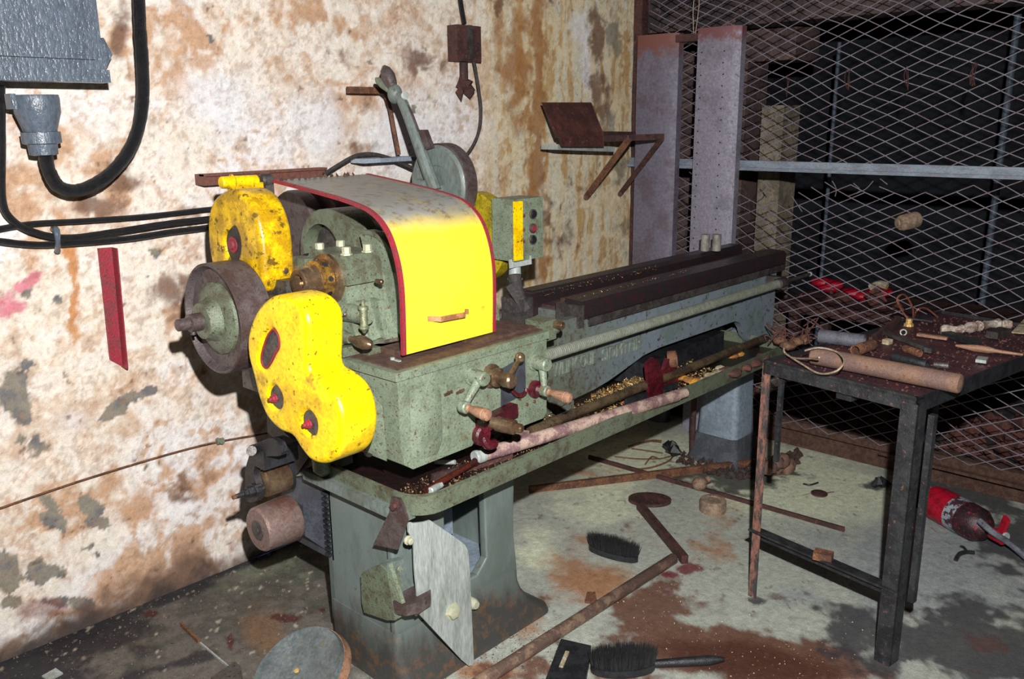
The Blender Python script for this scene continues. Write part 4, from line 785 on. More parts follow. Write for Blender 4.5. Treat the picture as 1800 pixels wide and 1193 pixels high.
for (px, py) in ((483, 700), (543, 745)):
    b = B(); p = at(px, py, x=GX + .006); b.rev(p, (-1, 0, 0), [(-.01, .012), (.003, .012), (.004, .009), (.010, .009), (.011, .005), (.018, .005)], 8); put('guard_stud', b, redtrim, lg)
b = B(); b.cyl(at(515, 735, x=GX + .10), at(515, 735, x=GX + .10) + Vector((.12, 0, 0)), .04); put('gear_shaft', b, iron, lg)
ug = bpy.data.objects.new('upper_belt_guard', None); COL.objects.link(ug); ug.parent = LA; ug.location = Vector((1.3, 2.1, 1.3)) - abs_loc(LA)
UX = 1.22
uo = [(408, 333), (430, 345), (448, 378), (458, 420), (462, 465), (462, 500), (452, 516), (420, 512), (385, 500), (370, 460), (364, 415), (365, 375), (378, 345)]
uh = [(408, 398), (417, 412), (420, 432), (417, 452), (409, 462), (400, 450), (395, 432), (396, 412)]
mk2 = lambda L_: catmull([at(x_, y_, x=UX) for x_, y_ in L_], 4, True)
curveplate('guard_casting', mk2(uo), [mk2(uh)], (UX, 2.0, 1.3), (0, 1, 0), (0, 0, 1), .100, .016, yellow_old, ug, 5)
b = B(); A = at(388, 321, x=UX + .02); b.rev(A, (1, 0, 0), [(0, .014), (.004, .017), (.03, .017), (.034, .022), (.04, .017), (.11, .016), (.115, .012)], 18); put('hinge_tube', b, yellow, ug)
b = B(); b.obox(A + Vector((.075, 0, -.035)), XV, YV, (.05, .012, .03), .008); put('hinge_web', b, yellow_old, ug)
b = B(); A2 = A + Vector((.125, 0, 0)); b.cyl(A2, A2 + Vector((.035, 0, 0)), .019, bev=.005); b.obox(A2 + Vector((.02, 0, -.05)), XV, YV, (.014, .012, .06), .006); put('hinge_arm', b, iron, ug)
P_ = mk2(uh); c_ = sum(P_, Vector()) / len(P_); b = B(); b.prism([c_ + (q_ - c_) * 1.2 + Vector((.008, 0, 0)) for q_ in P_], (.02, 0, 0)); p = at(410, 430, x=UX + .008); put('hub_hole_shade', b, black, ug)  # black plug added in the hole as the shade within this guard
b = B(); b.rev(p, (-1, 0, 0), [(-.002, .022), (.003, .022), (.004, .013), (.010, .012)], 20); put('red_hub', b, redtrim, ug)
# --- drive pulley
dp = bpy.data.objects.new('drive_pulley', None); COL.objects.link(dp); dp.parent = LA; PX, PY, PZ, PR = 1.12, 2.055, 1.112, .150
pc = at(372, 561, x=PX); PY, PZ = pc.y, pc.z; dp.location = Vector((PX, PY, PZ)) - abs_loc(LA)
b = B(); b.rev((PX, PY, PZ), (1, 0, 0), [(.022, .06), (.020, PR - .016), (.001, PR - .007), (0, PR - .004), (.003, PR), (.095, PR), (.098, PR - .004), (.098, .03)], 48); put('wheel_rim', b, ironbrown, dp)
b = B(); b.rev((PX, PY, PZ), (1, 0, 0), [(-.032, .03), (-.030, .048), (-.004, .056), (.002, .062), (.006, .085), (.014, .098), (.022, .10), (.03, .10)], 40); put('hub_casting', b, green_dirty, dp)
b = B(); b.rev((PX - .03, PY, PZ), (-1, 0, 0), [(-.01, .024), (.034, .024), (.036, .016), (.066, .016), (.068, .013)], 22); put('shaft', b, ironbrown, dp)
b = B(); b.cyl((PX - .055, PY, PZ - .02), (PX - .055, PY, PZ - .032), .007, n=8); put('grub_screw', b, iron, dp)
b = B(); b.cyl((PX + .09, PY, PZ), (1.42, PY, PZ), .024); b.box((1.26, 1.98, .95), (1.36, 2.2, 1.19), .02); b.box((1.2, 1.92, .88), (1.26, 2.14, 1.15), .02); put('shaft_bracket', b, iron, dp)
# --- idler and motor below
idl = bpy.data.objects.new('belt_idler', None); COL.objects.link(idl); idl.parent = LA; IX = 1.20; p = at(462, 850, x=IX); idl.location = p - abs_loc(LA)
b = B(); b.rev(p, (1, 0, 0), [(0, .034), (.003, .040), (.075, .040), (.078, .035)], 28); put('roller', b, brass, idl)
b = B(); fo = catmull([at(x_, y_, x=IX - .022) for x_, y_ in ((440, 795), (447, 782), (462, 774), (478, 770), (490, 780), (494, 800), (470, 802), (452, 812), (446, 830), (450, 850), (456, 862), (450, 880), (436, 882), (430, 868), (431, 850), (431, 826))], 3, True)
b.prism(fo, (.02, 0, 0), .006); b.obox(at(482, 795, x=IX + .03), XV, YV, (.055, .035, .028), .012, 3)
b.prism(catmull([at(x_, y_, x=IX + .082) for x_, y_ in ((470, 776), (495, 770), (505, 800), (512, 850), (505, 862), (495, 850), (480, 820))], 3, True), (.018, 0, 0), .006); put('fork_arm', b, black, idl)
b = B(); b.cyl(at(442, 792, x=IX - .04), at(442, 792, x=IX), .014); put('pivot_stub', b, iron, idl)
q = at(445, 862, x=IX - .03); b = B(); b.rev(q, (-1, 0, 0), [(-.02, .020), (0, .020), (.001, .016), (.018, .016), (.02, .012), (.03, .012), (.031, .007), (.055, .007)], 6); put('axle_nut', b, black, idl, smooth=20)
b = B(); b.rev(q + Vector((-.05, 0, 0)), (-1, 0, 0), [(0, .0065), (.014, .0065)], 8); put('axle_end', b, rust, idl)
b = B(); b.prism([at(x_, y_, x=1.33) for x_, y_ in ((468, 700), (500, 760), (545, 800), (520, 835), (508, 790), (470, 760))], (.03, 0, 0), .006); b.box((1.36, 2.03, .60), (1.5, 2.14, 1.0), .02); put('swing_bracket', b, black, idl)
b = B(); b.prism([at(x_, y_, x=1.34) for x_, y_ in ((505, 772), (522, 800), (550, 822), (553, 832), (512, 838), (505, 830))], (.04, 0, 0), .008); put('bed_foot', b, green, LA)
b = B(); p = at(568, 826, x=1.33); b.rev(p + Vector((0, 0, .04)), (0, 0, -1), [(0, .03), (.04, .028), (.055, .012)], 20); b.box((1.33, p.y - .02, p.z), (1.42, p.y + .03, p.z + .06), .01); put('rounded_boss', b, green, LA)
mo = bpy.data.objects.new('motor', None); COL.objects.link(mo); mo.parent = LA; MX = 1.20; p = at(452, 932, x=MX); mo.location = p - abs_loc(LA); MY, MZ = p.y, p.z
b = B(); b.rev((MX, MY, MZ), (1, 0, 0), [(0, .018), (.002, .062), (.008, .067), (.11, .072), (.118, .068)], 34)
put('motor_pulley', b, pm('worn pulley', '84706a', '74524a', '5a4844', s=8, t2=.52, t3=.62, rough=.4, metal=.4, bump=.3, s3=120), mo)
b = B(); b.rev((MX - .002, MY, MZ), (1, 0, 0), [(0, .018), (.001, .030), (.003, .032)], 20); b.cyl((MX - .006, MY, MZ), (MX, MY, MZ), .012); put('pulley_eye', b, iron, mo)
b = B(); b.rev((MX + .11, MY, MZ), (1, 0, 0), [(0, .03), (.03, .034), (.05, .07), (.07, .085)], 28); b.box((MX + .17, MY - .13, MZ - .12), (MX + .43, MY + .13, MZ + .12), .02, 3)
b.loft([[Vector((MX + .128, MY - .05, MZ - .05)), Vector((MX + .128, MY + .05, MZ - .05)), Vector((MX + .128, MY + .05, MZ + .05)), Vector((MX + .128, MY - .05, MZ + .05))], [Vector((MX + .18, MY - .12, MZ - .11)), Vector((MX + .18, MY + .12, MZ - .11)), Vector((MX + .18, MY + .12, MZ + .11)), Vector((MX + .18, MY - .12, MZ + .11))]])
put('motor_body', b, pm('dark slate motor paint', '3c4048', '30343c', '57504c', s=12, t2=.5, t3=.68, rough=.5, bump=.4), mo)
for k in range(12):
    b = B(); zz = MZ - .105 + k * .018; b.box((MX + .158, MY - .126, zz), (MX + .172, MY - .104, zz + .008), .002); put('cooling_fin', b, black, mo)
b = B(); b.box((MX + .22, MY - .14, MZ - .14), (MX + .45, MY + .14, MZ - .115), .01); put('motor_mount', b, black, mo)
# --- push button station
pb = bpy.data.objects.new('push_button_box', None); COL.objects.link(pb); pb.parent = LA; pb.location = Vector((2.08, 1.95, 1.15)) - abs_loc(LA)
q = [at(x_, y_, y=1.93) for x_, y_ in ((905, 350), (952, 347), (954, 452), (904, 460))]
xa, xb_, za, zt = q[0].x, q[2].x, (q[2].z + q[3].z) / 2, (q[0].z + q[1].z) / 2
b = B(); b.box((xa, 1.93, za), (xb_, 2.035, zt), .012, 3); put('box_body', b, green, pb)
b = B(); b.box((xa - .001, 1.9275, za + .004), (xa + .036, 1.9375, zt - .006), .002); put('yellow_stripe', b, yellow, pb)
for k, (py, mt) in enumerate(((376, black), (401, redtrim), (421, black))):
    p = at(936, py, y=1.93); bz = bpy.data.objects.new('push_button', None); b = B(); b.rev(p + Vector((0, .004, 0)), (0, -1, 0), [(0, .0150), (.008, .0150), (.009, .0115), (.010, .0115), (.014, .010)], 20); o_ = put('push_button', b, mt, pb)
    b = B(); b.pipe(p + Vector((0, .002, 0)), p + Vector((0, -.007, 0)), .0165, .0125, 20); put('bezel', b, iron, o_); bpy.data.objects.remove(bz)
    p = at(920, py + 3, y=1.93); b = B(); b.cyl(p, p + Vector((0, -.004, 0)), .006, n=8); put('screw', b, rust, pb)
b = B(); p = at(905, 462, y=1.97); b.cyl(p, p - Vector((0, 0, .055)), .020, .022); b.cyl(p - Vector((0, 0, .05)), p - Vector((0, 0, .06)), .026, bev=.003); put('stem', b, alu, pb)
b = B(); p2 = at(905, 484, y=1.96); p3 = at(915, 528, y=1.93); b.tube([p2, p2 * .5 + p3 * .5 + Vector((-.008, 0, 0)), p3], .024, 12, 4); b.bar(at(895, 500, y=1.93), at(925, 545, y=1.90), .03, .01); b.box((p3.x - .03, 1.9, .93), (p3.x + .03, 1.99, p3.z + .01), .008); put('conduit_sleeve', b, cablegrey, pb)
b = B(); b.bar(Vector((xa - .01, 1.95, za - .008)), Vector((xb_ - .06, 1.93, za - .002)), .03, .004); put('bent_plate', b, alu, pb)
# --- round rear guards and starter lever
b = B(); yd = at(828, 418, y=2.16); b.rev(yd, (1, 0, 0), [(0, .02), (.002, .15), (.01, .158), (.06, .158), (.062, .02)], 44); put('round_rear_guard', b, pm('olive yellow guard', 'a89418', '857818', '5a4e18', s=12, t2=.5, t3=.62, rough=.4), LA)
sg = bpy.data.objects.new('brake_drum', None); COL.objects.link(sg); sg.parent = LA; dc = at(768, 325, y=2.25); dr = .135; sg.location = dc - abs_loc(LA)
b = B(); b.rev(dc + Vector((-.0, 0, 0)), (1, 0, 0), [(0, .02), (.001, dr * .48), (-.002, dr * .50), (-.004, dr - .01), (0, dr - .004), (.004, dr), (.045, dr)], 44); put('drum_face', b, greengrey, sg)
b = B(); b.rev(dc + Vector((.008, 0, 0)), (1, 0, 0), [(0, dr), (.002, dr + .006), (.05, dr + .006), (.052, dr)], 44); put('rusty_rim', b, ironbrown, sg)
b = B(); b.box((dc.x - .02, 2.22, .95), (dc.x + .06, 2.3, dc.z), .01); b.box((dc.x - .3, 2.1, .93), (dc.x + .06, 2.3, .97), .01); put('drum_stand', b, greengrey, sg)
lv = bpy.data.objects.new('clutch_lever', None); COL.objects.link(lv); lv.parent = LA; LX = dc.x - .03
lp = lambda px, py, dx=0: at(px, py, x=LX + dx)
lv.location = lp(760, 325) - abs_loc(LA)
b = B(); ln = [lp(765, 335), lp(745, 280), lp(722, 215), lp(705, 175), lp(692, 165)]
b.tube(ln, lambda t: .0225 - .006 * t, 10, 4); b.rev(lp(758, 330, .03), (-1, 0, 0), [(0, .02), (.05, .034), (.062, .030), (.064, .012), (.070, .012)], 22); b.sph(lp(694, 165), .026, (1, 1, 1.3)); b.cyl(lp(712, 168, -.01), lp(712, 168, .02), .014, n=12); put('lever_arm', b, greengrey, lv)
b = B(); A = lp(693, 160); e = lp(675, 116); d = (e - A).length; b.rev(A, e - A, [(0, .012), (d * .3, .021), (d * .6, .025), (d * .85, .019), (d, .006)], 16); put('grip', b, ironbrown, lv)
b = B(); A = lp(686, 160, -.0); e = lp(661, 138, -.0); d = (e - A).length; b.rev(A, e - A, [(0, .010), (d * .5, .014), (d * .85, .012), (d, .005)], 12); put('release_trigger', b, green, lv)
b = B(); b.tube([lp(714, 182), lp(726, 205), lp(735, 232)], .004, 6, 3); b.prism([lp(733, 228), lp(745, 228), lp(757, 260), lp(745, 264)], (.02, 0, 0), .003); put('latch_rod', b, ironbrown, lv)
# --- strap, corner bracket and pale plate on the cabinet
st = bpy.data.objects.new('hanging_strap', None); COL.objects.link(st); st.parent = LA; st.location = at(690, 885, x=1.325) - abs_loc(LA)
b = B(); b.prism([at(x_, y_, x=1.318) for x_, y_ in ((688, 873), (703, 876), (716, 912), (698, 966), (656, 957), (684, 900))], (.006, .0, 0), .001); put('strap_plate', b, ironbrown, st)
b = B(); p = at(696, 888, x=1.318); b.rev(p + Vector((.004, 0, 0)), (-1, 0, 0), [(0, .014), (.006, .014), (.007, .010), (.018, .010)], 6); put('strap_bolt', b, darkrust, st, smooth=20)
cb = bpy.data.objects.new('corner_bracket', None); COL.objects.link(cb); cb.parent = LA; cb.location = Vector((1.37, 1.72, .38)) - abs_loc(LA)
XK = 1.352
b = B(); b.prism([at(x_, y_, x=XK - .02) for x_, y_ in ((634, 1010), (640, 1004), (668, 992), (680, 1004), (690, 1060), (694, 1090), (680, 1090), (640, 1076), (636, 1060))], (.04, 0, 0), .008, 3); put('left_wing', b, green_dirty, cb)
YK = 1.705
b = B(); b.prism([at(x_, y_, y=YK) for x_, y_ in ((680, 990), (709, 982), (717, 1016), (738, 1036), (692, 1066))], (0, .022, 0)); put('right_wing', b, greengrey, cb)
s0, s1, s2, s3 = at(690, 1058, y=YK), at(708, 1012, y=YK), at(742, 1032, y=1.63), at(692, 1078, y=1.60)
b = B(); b.prism([(1.335, 1.705, .295), (1.333, 1.675, .295), (1.345, 1.645, .295), (1.375, 1.63, .295), (1.425, 1.635, .295), (1.45, 1.66, .295), (1.45, 1.705, .295)], (0, 0, .034), .010, 3, 50); put('shelf_lip', b, ironbrown, cb)
b = B(); b.prism([(1.340, 1.704, .330), (1.340, 1.704, .43), (1.340, 1.655, .330)], (.012, 0, 0), .002); put('gusset', b, green, cb)
b = B(); p = at(702, 1000, y=YK); b.cyl(p, p + Vector((0, -.004, 0)), .010, bev=.001); put('bracket_bolt', b, green, cb)
b = B(); p = at(735, 1066, y=1.66); b.rev(p, (-.5, .2, -.3), [(0, .012), (.004, .018), (.02, .018)], 14); put('bracket_bolt', b, steel, cb)
pl = bpy.data.objects.new('pale_plate', None); COL.objects.link(pl); pl.parent = LA; pl.location = at(780, 1040, y=1.66) - abs_loc(LA)
b = B(); b.prism([at(x_, y_, y=1.655) for x_, y_ in ((717, 916), (727, 919), (745, 917), (756, 914), (800, 944), (817, 957), (823, 968), (826, 1005), (833, 1160), (831, 1169), (824, 1170), (812, 1160), (736, 1078), (729, 1000), (727, 950), (718, 935))], (0, .005, 0), .0012); put('plate_sheet', b, alu, pl)
for (px, py) in ((795, 1074), (717, 949)):
    big = px > 750; b = B(); p = at(px, py, y=1.655); r0 = .021 if big else .010
    b.rev(p, (0, -1, 0), [(-.002, r0 * 1.3), (.003, r0 * 1.3), (.004, r0), (.014, r0 * .95), (.016, r0 * .7)], 6 if big else 12); put('plate_bolt', b, bolt_w, pl, smooth=25)
b = B(); p = at(834, 1062, y=1.70); b.rev(p + Vector((0, .02, 0)), (0, -1, 0), [(0, .018), (.02, .018), (.03, .012)], 10); put('base_bolt', b, bolt_w, LA)
# ================================================================== things lying in the chip tray
def T(px, py, z=.63): return at(px, py, z=z)
b = B(); A = T(848, 800, .655); C_ = T(1205, 690, .65); d = (C_ - A).normalized()
b.rev(A, d, [(0, .012), (.002, .0185), (.055, .020), (.060, .021), ((C_ - A).length - .05, .021), ((C_ - A).length - .04, .017), ((C_ - A).length, .016)], 18)
o = tag(put('long_bar', b, pipepaint), 'long flaking pink grey round bar lying along the front of the tray', 'bar')
b = B(); b.rev(A - d * .030, d, [(0, .004), (.0005, .0190), (.004, .0205), (.033, .0205)], 18, cap=True); e_ = put('bright_end', b, alu, None); e_.parent = o; e_.location = e_.location - o.location
b = B(); A = T(835, 812, .645); C_ = T(748, 862, .625); b.cyl(C_, A, .009, n=12); b.cyl(A, T(880, 772, .66), .012, .012, n=12)
tag(put('short_rod', b, pm('wet orange rust rod', '4c2016', '301818', '22120f', s=20, t2=.5, t3=.6, rough=.15)), 'wet orange red rod lying in the near corner of the tray', 'rod')
b = B(); A = T(756, 863, .625); C_ = T(775, 851, .625); b.cyl(A, C_, .010, bev=.002); tag(put('bright_stub', b, alu), 'small bright metal stub near the tray corner', 'bolt')
b = B(); b.cyl(T(765, 812, .62), T(800, 812, .63), .007, n=10); tag(put('pale_pin', b, alu), 'pale pin half under the front of the gearbox', 'pin')
b = B(); b.cyl(T(730, 790, .62), T(745, 806, .622), .008, n=10); tag(put('pale_pin', b, alu), 'pale pin in the tray under the left gearbox corner', 'pin')
b = B(); b.obox(T(915, 772, .66), (1, .3, 0), (0, 1, 0), (.03, .015, .02), .004); tag(put('pink_block', b, pipepaint), 'small pinkish block between the gearbox and the long bar', 'block')
b = B(); b.bar(T(760, 842, .622), T(900, 800, .622), .03, .01, bev=.003); tag(put('flat_bar', b, darkrust), 'dark flat bar lying in oil behind the tray rim', 'bar')
# red clamp
rcx = thing('red_clamp', T(1165, 672, .62), 'dark red clamp with two upright plates and a rusty ring standing in the tray', 'clamp')
b = B(); b.prism([T(1142, 700, .63), at(1137, 640, y=T(1142, 700, .63).y), at(1148, 628, y=T(1142, 700, .63).y), at(1158, 634, y=T(1142, 700, .63).y), at(1166, 660, y=T(1142, 700, .63).y), at(1166, 700, y=T(1142, 700, .63).y)], (0, .012, 0), .002); put('left_plate', b, oxred, rcx)
yy = T(1180, 680, .63).y; b = B(); b.prism([at(x_, y_, y=yy) for x_, y_ in ((1172, 684), (1168, 650), (1174, 630), (1188, 632), (1192, 660), (1193, 686))], (0, .015, 0), .002); put('right_plate', b, oxred, rcx)
b = B(); b.bar(T(1100, 706, .64), T(1190, 676, .64), .02, .012, bev=.003); b.box(T(1150, 690, .62), T(1195, 690, .64) + Vector((0, .06, 0)), .004); put('base_bar', b, black, rcx)
b = B(); b.bar(T(1096, 705, .625), T(1122, 692, .625), .03, .02, bev=.005); put('red_foot', b, redpaint, rcx)
b = B(); p = at(1175, 632, y=yy + .02); b.rev(p, (.5, -1, .2), [(0, .026), (.0, .032), (.03, .032), (.03, .026)], 20, cap=False); put('rusty_ring', b, rust, rcx)
# rags and lumps
def lump(name, pts, r, mat, label, cat, z=.63, sc=(1.3, 1, .5)):
    b = B(); tries = []
    for (px, py) in pts:
        c = at(px, py, z=z)
        b.sph(c, r, (sc[0] * random.uniform(.8, 1.2), sc[1], sc[2]), 10, 6)
    for v in b.bm.verts: v.co += Vector((random.uniform(-1, 1), random.uniform(-1, 1), random.uniform(-1, 1))) * r * .16
    return tag(put(name, b, mat, smooth=60), label, cat)
lump('rag', [(1200, 664), (1212, 668), (1224, 670)], .022, rag, 'orange yellow rag beside the red clamp in the tray', 'rag', .635)
lump('rag', [(1290, 626), (1300, 622)], .02, rag, 'small orange rag scrap behind the rod at the far end of the tray', 'rag', .64)
lump('rag', [(1240, 668), (1250, 660), (1262, 656), (1268, 648)], .024, paper, 'pale brown crumpled rag by the far front tray rim', 'rag', .64)
lump('waste_heap', [(1290, 655), (1310, 645), (1325, 638), (1340, 628), (1275, 652)], .03, rubble_m, 'reddish brown dirt heap at the far end of the tray', 'heap', .635)
lump('waste_heap', [(1372, 598), (1385, 606), (1400, 600), (1415, 596)], .032, pm('straw coloured shavings', '9a7858', '7a5240', 'c0a080', s=60, t2=.5, t3=.6, rough=.8, bump=1), 'tangled straw coloured shavings heaped beyond the tray next to the bench', 'heap', .68)
b = B()
for k in range(16):
    p = T(1365 + random.uniform(0, 60), 606 - random.uniform(0, 20), .68); b.tube([p, p + Vector((random.uniform(-.05, .05), random.uniform(-.05, .05), random.uniform(.02, .08))), p + Vector((random.uniform(-.08, .08), random.uniform(-.08, .08), random.uniform(-.01, .05)))], .003, 5, 3)
o = put('curled_shavings', b, rubble_m); tag(o, 'curly brown metal shavings sticking up at the end of the tray', 'shavings'); o['kind'] = 'stuff'
b = B(); b.obox(T(1078, 690, .63), (1, .2, 0), (0, 1, 0), (.03, .02, .012), .004); tag(put('red_chip_block', b, oxred), 'small dark red block behind the feed rod amid the swarf', 'block')
b = B(); b.obox(Vector((2.95, 1.87, .665)), (1, .05, 0), (0, 1, 0), (.32, .10, .045), .01); tag(put('dark_box', b, black), 'long dark box resting in the tray under the arch of the bed', 'box')
b = B(); b.rev(at(1300, 575, y=1.87), (0, 0, -1), [(0, .02), (.02, .05), (.05, .055), (.14, .055)], 16); tag(put('grey_bottle', b, bluegrey), 'grey rounded can under the far end of the bed', 'can')
# swarf
def scatter(name, n, fn, r, mat, label, cat, parent=None):
    vs = []; fs = []
    for _ in range(n):
        c, rr = fn(); rr *= r * random.uniform(.5, 1.4); a = random.uniform(0, 6.28); u = Vector((math.cos(a), math.sin(a), random.uniform(-.6, .6))) * rr; v = Vector((-math.sin(a), math.cos(a), random.uniform(-.6, .6))) * rr * .55
        k = len(vs); vs += [c - u, c + u * .2 - v, c + u, c + v + Vector((0, 0, rr * .8))]; fs += [(k, k + 1, k + 3), (k + 1, k + 2, k + 3), (k + 2, k, k + 3), (k, k + 2, k + 1)]
    o = put_py(name, vs, fs, mat, parent); o['kind'] = 'stuff'
    if parent is None: tag(o, label, cat)
    return o
def sw1():
    x = random.uniform(1.95, 3.0); y = random.gauss(1.70, .05)
    return Vector((x, min(max(y, 1.60), 1.77), .617 + .02 * max(0, (y - 1.66)) / .1)), 1
def sw2():
    x = random.uniform(1.6, 2.6); return Vector((x, random.uniform(1.592, 1.64), .617)), .8
def sw3():
    return Vector((random.uniform(2.35, 2.85), random.uniform(1.70, 1.80), .625 + random.uniform(0, .03))), 1.1
def sw4():
    p = random.choice(((2.02, 1.80, .04), (2.2, 1.80, .06), (2.12, 1.9, .08), (2.2, 1.83, .03))); return Vector((random.gauss(p[0], p[2]), max(random.gauss(p[1], .02), 1.782), .908)), .9
def sw5():
    x = random.uniform(2.26, 3.0); return Vector((x, random.choice((1.80, 1.955, 2.03)) + random.uniform(-.012, .012), 1.012 if random.random() < .5 else 1.0)), .5
scatter('tray_swarf', 4200, lambda: random.choice((sw1, sw1, sw2, sw3, sw3))(), .0040, chips, 'golden metal chips strewn along the tray', 'swarf')
scatter('tray_swarf', 5000, lambda: random.choice((sw1, sw2, sw3, lambda: (Vector((random.uniform(1.4, 2.1), random.uniform(1.60, 1.75), .616)), .8)))(), .0036, chipsdark, 'darker brown metal chips mixed through the tray', 'swarf')
scatter('bed_swarf', 1500, lambda: random.choice((sw4, sw4, sw5))(), .0040, chips, 'golden metal chips on the bed gap beside the gearbox', 'swarf')
# two short pipes on the back way
for k, (px, lb) in enumerate(((1239, 'left one of two short grey pipes standing on the back of the bed'), (1259, 'right one of two short grey pipes standing on the back of the bed'))):
    base = at(px, 441, z=1.02); b = B(); b.cyl(base + Vector((0, .0, 0)), base + Vector((0, 0, .075)), .020, n=18, bev=.002); tag(put('short_pipe', b, pm('scuffed grey pipe', '84837c', '6a6660', '7a5a40', s=20, t2=.5, t3=.66, rough=.5)), lb, 'pipe', 'short pipes on the bed')
# ================================================================== bench on the right
BZ = .845
F0, F1 = at(1343, 632, z=BZ), at(1612, 698, z=BZ)     # front edge corners
R1 = at(1830, 596, z=BZ)
ex = (F1 - F0).normalized(); ey = Vector((-ex.y, ex.x, 0));
if ey.x < 0: ey = -ey
bn = thing('work_bench', (F0 + F1) / 2 - Vector((0, 0, BZ)), 'black angle iron work bench with maroon top standing at the right', 'bench')
Lx = (F1 - F0).length; DEP = 1.15
def bp(a, d, z): return F0 + ex * a + ey * d + Vector((0, 0, z - BZ))
def bbox(b, a0, a1, d0, d1, z0, z1, bev=.002): return b.obox(bp((a0 + a1) / 2, (d0 + d1) / 2, (z0 + z1) / 2), ex, ey, (abs(a1 - a0) / 2, abs(d1 - d0) / 2, abs(z1 - z0) / 2), bev)
b = B(); bbox(b, .004, Lx - .004, .01, DEP, BZ - .022, BZ - .012); put('bench_top', b, benchrust, bn)
b = B(); bbox(b, 0, Lx, 0, .006, BZ - .045, BZ, .001); bbox(b, 0, Lx, 0, .04, BZ - .012, BZ - .006, .001); put('front_rail', b, blackrust, bn)
b = B(); bbox(b, Lx - .006, Lx, 0, DEP, BZ - .05, BZ, .001); put('side_rail', b, black, bn)
b = B(); bbox(b, 0, .006, 0, DEP, BZ - .05, BZ, .001); put('side_rail', b, black, bn)
b = B(); bbox(b, 0, Lx, DEP - .006, DEP, BZ - .05, BZ, .001); put('back_rail', b, black, bn)
def angleleg(a, d, sa, sd, mat, w_=.036):
    b = B(); t = .005
    A = bp(a, d, 0); P_ = [A, A + ex * w_ * sa, A + ex * w_ * sa + ey * t * sd, A + ex * t * sa + ey * t * sd, A + ex * t * sa + ey * w_ * sd, A + ey * w_ * sd]
    b.prism(P_, (0, 0, BZ - .012)); return b
put('leg', angleleg(-.004, 0, 1, 1, legpeel, .030), legpeel, bn)
b = B(); bbox(b, Lx - .042, Lx + .006, -.004, .006, 0, BZ - .02, .001); bbox(b, Lx, Lx + .006, 0, .05, 0, BZ - .02, .001); put('leg', b, blackrust, bn)
b = B(); bbox(b, .038, .052, .03, .045, .50, BZ - .02, .001); put('leg_stiffener', b, blackrust, bn)
b = B(); bbox(b, Lx + .010, Lx + .028, .055, .075, .20, BZ - .06, .001); put('leg_stiffener', b, blackrust, bn)
for (a, sa) in ((0, 1), (Lx, -1)): put('leg', angleleg(a, DEP, sa, -1, black), black, bn)
za = at(1322, 935, x=F0.x).z; zb_ = at(1575, 1045, x=F1.x).z; zc = .245
b = B(); bbox(b, -.012, Lx + .0, -.012, .028, zc, zc + .006, .001); bbox(b, -.012, Lx, .022, .028, zc - .034, zc + .002, .001); put('foot_rail', b, blackrust, bn)
b = B(); bbox(b, .25, .30, .02, .07, BZ - .07, BZ - .02, .003); put('under_lug', b, blackrust, bn)
# bench clutter
def Q(px, py, z): return at(px, py, z=z)
zt = BZ - .010
p0 = Q(1428, 624, zt + .035); p1 = Q(1690, 675, zt + .035); d = p1 - p0
b = B(); b.rev(p0, d, [(0, .024), (.004, .028), (d.length - .006, .028), (d.length - .002, .025), (d.length, .012), (d.length + .002, .006)], 26)
tag(put('rusty_bar', b, rustbar), 'thick orange brown rusty bar lying across the front of the bench', 'bar')
p0 = Q(1440, 590, zt + .026); p1 = Q(1520, 600, zt + .026); b = B(); b.pipe(p0, p1, .024, .018); tag(put('pipe_piece', b, pm('dull grey pipe', '555660', '44454e', '5c5050', s=16, t2=.5, t3=.64, rough=.6)), 'short grey pipe behind the rusty bar on the bench', 'pipe')
p0 = Q(1503, 616, zt + .02); p1 = Q(1534, 606, zt + .02); b = B(); b.pipe(p0, p1, .019, .014); tag(put('pipe_piece', b, rust), 'short rusty pipe ring beside the grey pipe on the bench', 'pipe')
p0 = Q(1570, 627, zt + .015); p1 = Q(1630, 641, zt + .015); b = B(); b.pipe(p0, p1, .015, .011); tag(put('pipe_piece', b, black), 'thin black tube behind the middle of the rusty bar', 'pipe')
p0 = Q(1640, 640, zt + .01); p1 = Q(1668, 643, zt + .01); b = B(); b.cyl(p0, p1, .010, bev=.002); tag(put('grey_plug', b, iron), 'small grey plug right of the black tube', 'plug')
b = B(); b.pipe(Q(1590, 612, zt + .012), Q(1617, 621, zt + .012), .013, .009); tag(put('pipe_piece', b, rust), 'short rust red fitting with bright mouth on the bench', 'pipe')
b = B(); b.obox((Q(1552, 583, zt + .012) + Q(1638, 615, zt + .012)) / 2, Q(1638, 615, zt + .012) - Q(1552, 583, zt + .012), ey, (.115, .011, .006), .003); b.obox(Q(1636, 614, zt + .012), ex, ey, (.012, .02, .008), .003)
tag(put('spanner', b, iron), 'long dull grey spanner lying across the bench', 'spanner')
b = B(); b.bar(Q(1530, 600, zt + .012), Q(1580, 562, zt + .012), .03, .012, bev=.003); tag(put('flat_file', b, darkrust), 'brown flat bar pointing to the back of the bench', 'bar')
b = B(); b.tube([Q(1654, 581, zt + .012), Q(1690, 578, zt + .02), Q(1720, 573, zt + .02), Q(1748, 569, zt + .015), Q(1778, 571, zt + .012)], .016, 10, 5, jit=.35); tag(put('plastered_stick', b, pm('lumpy white crust', 'c4bcae', '8a6c60', 'e4e0d8', s=30, t2=.5, t3=.58, rough=.8, bump=1)), 'stick crusted with white plaster near the back of the bench', 'stick')
b = B(); b.tube([Q(1560, 577, zt + .01), Q(1575, 560, zt + .01), Q(1610, 562, zt + .01), Q(1640, 566, zt + .01)], .006, 6, 5); tag(put('dark_hose', b, black), 'thin black bent hose on the bench', 'hose')
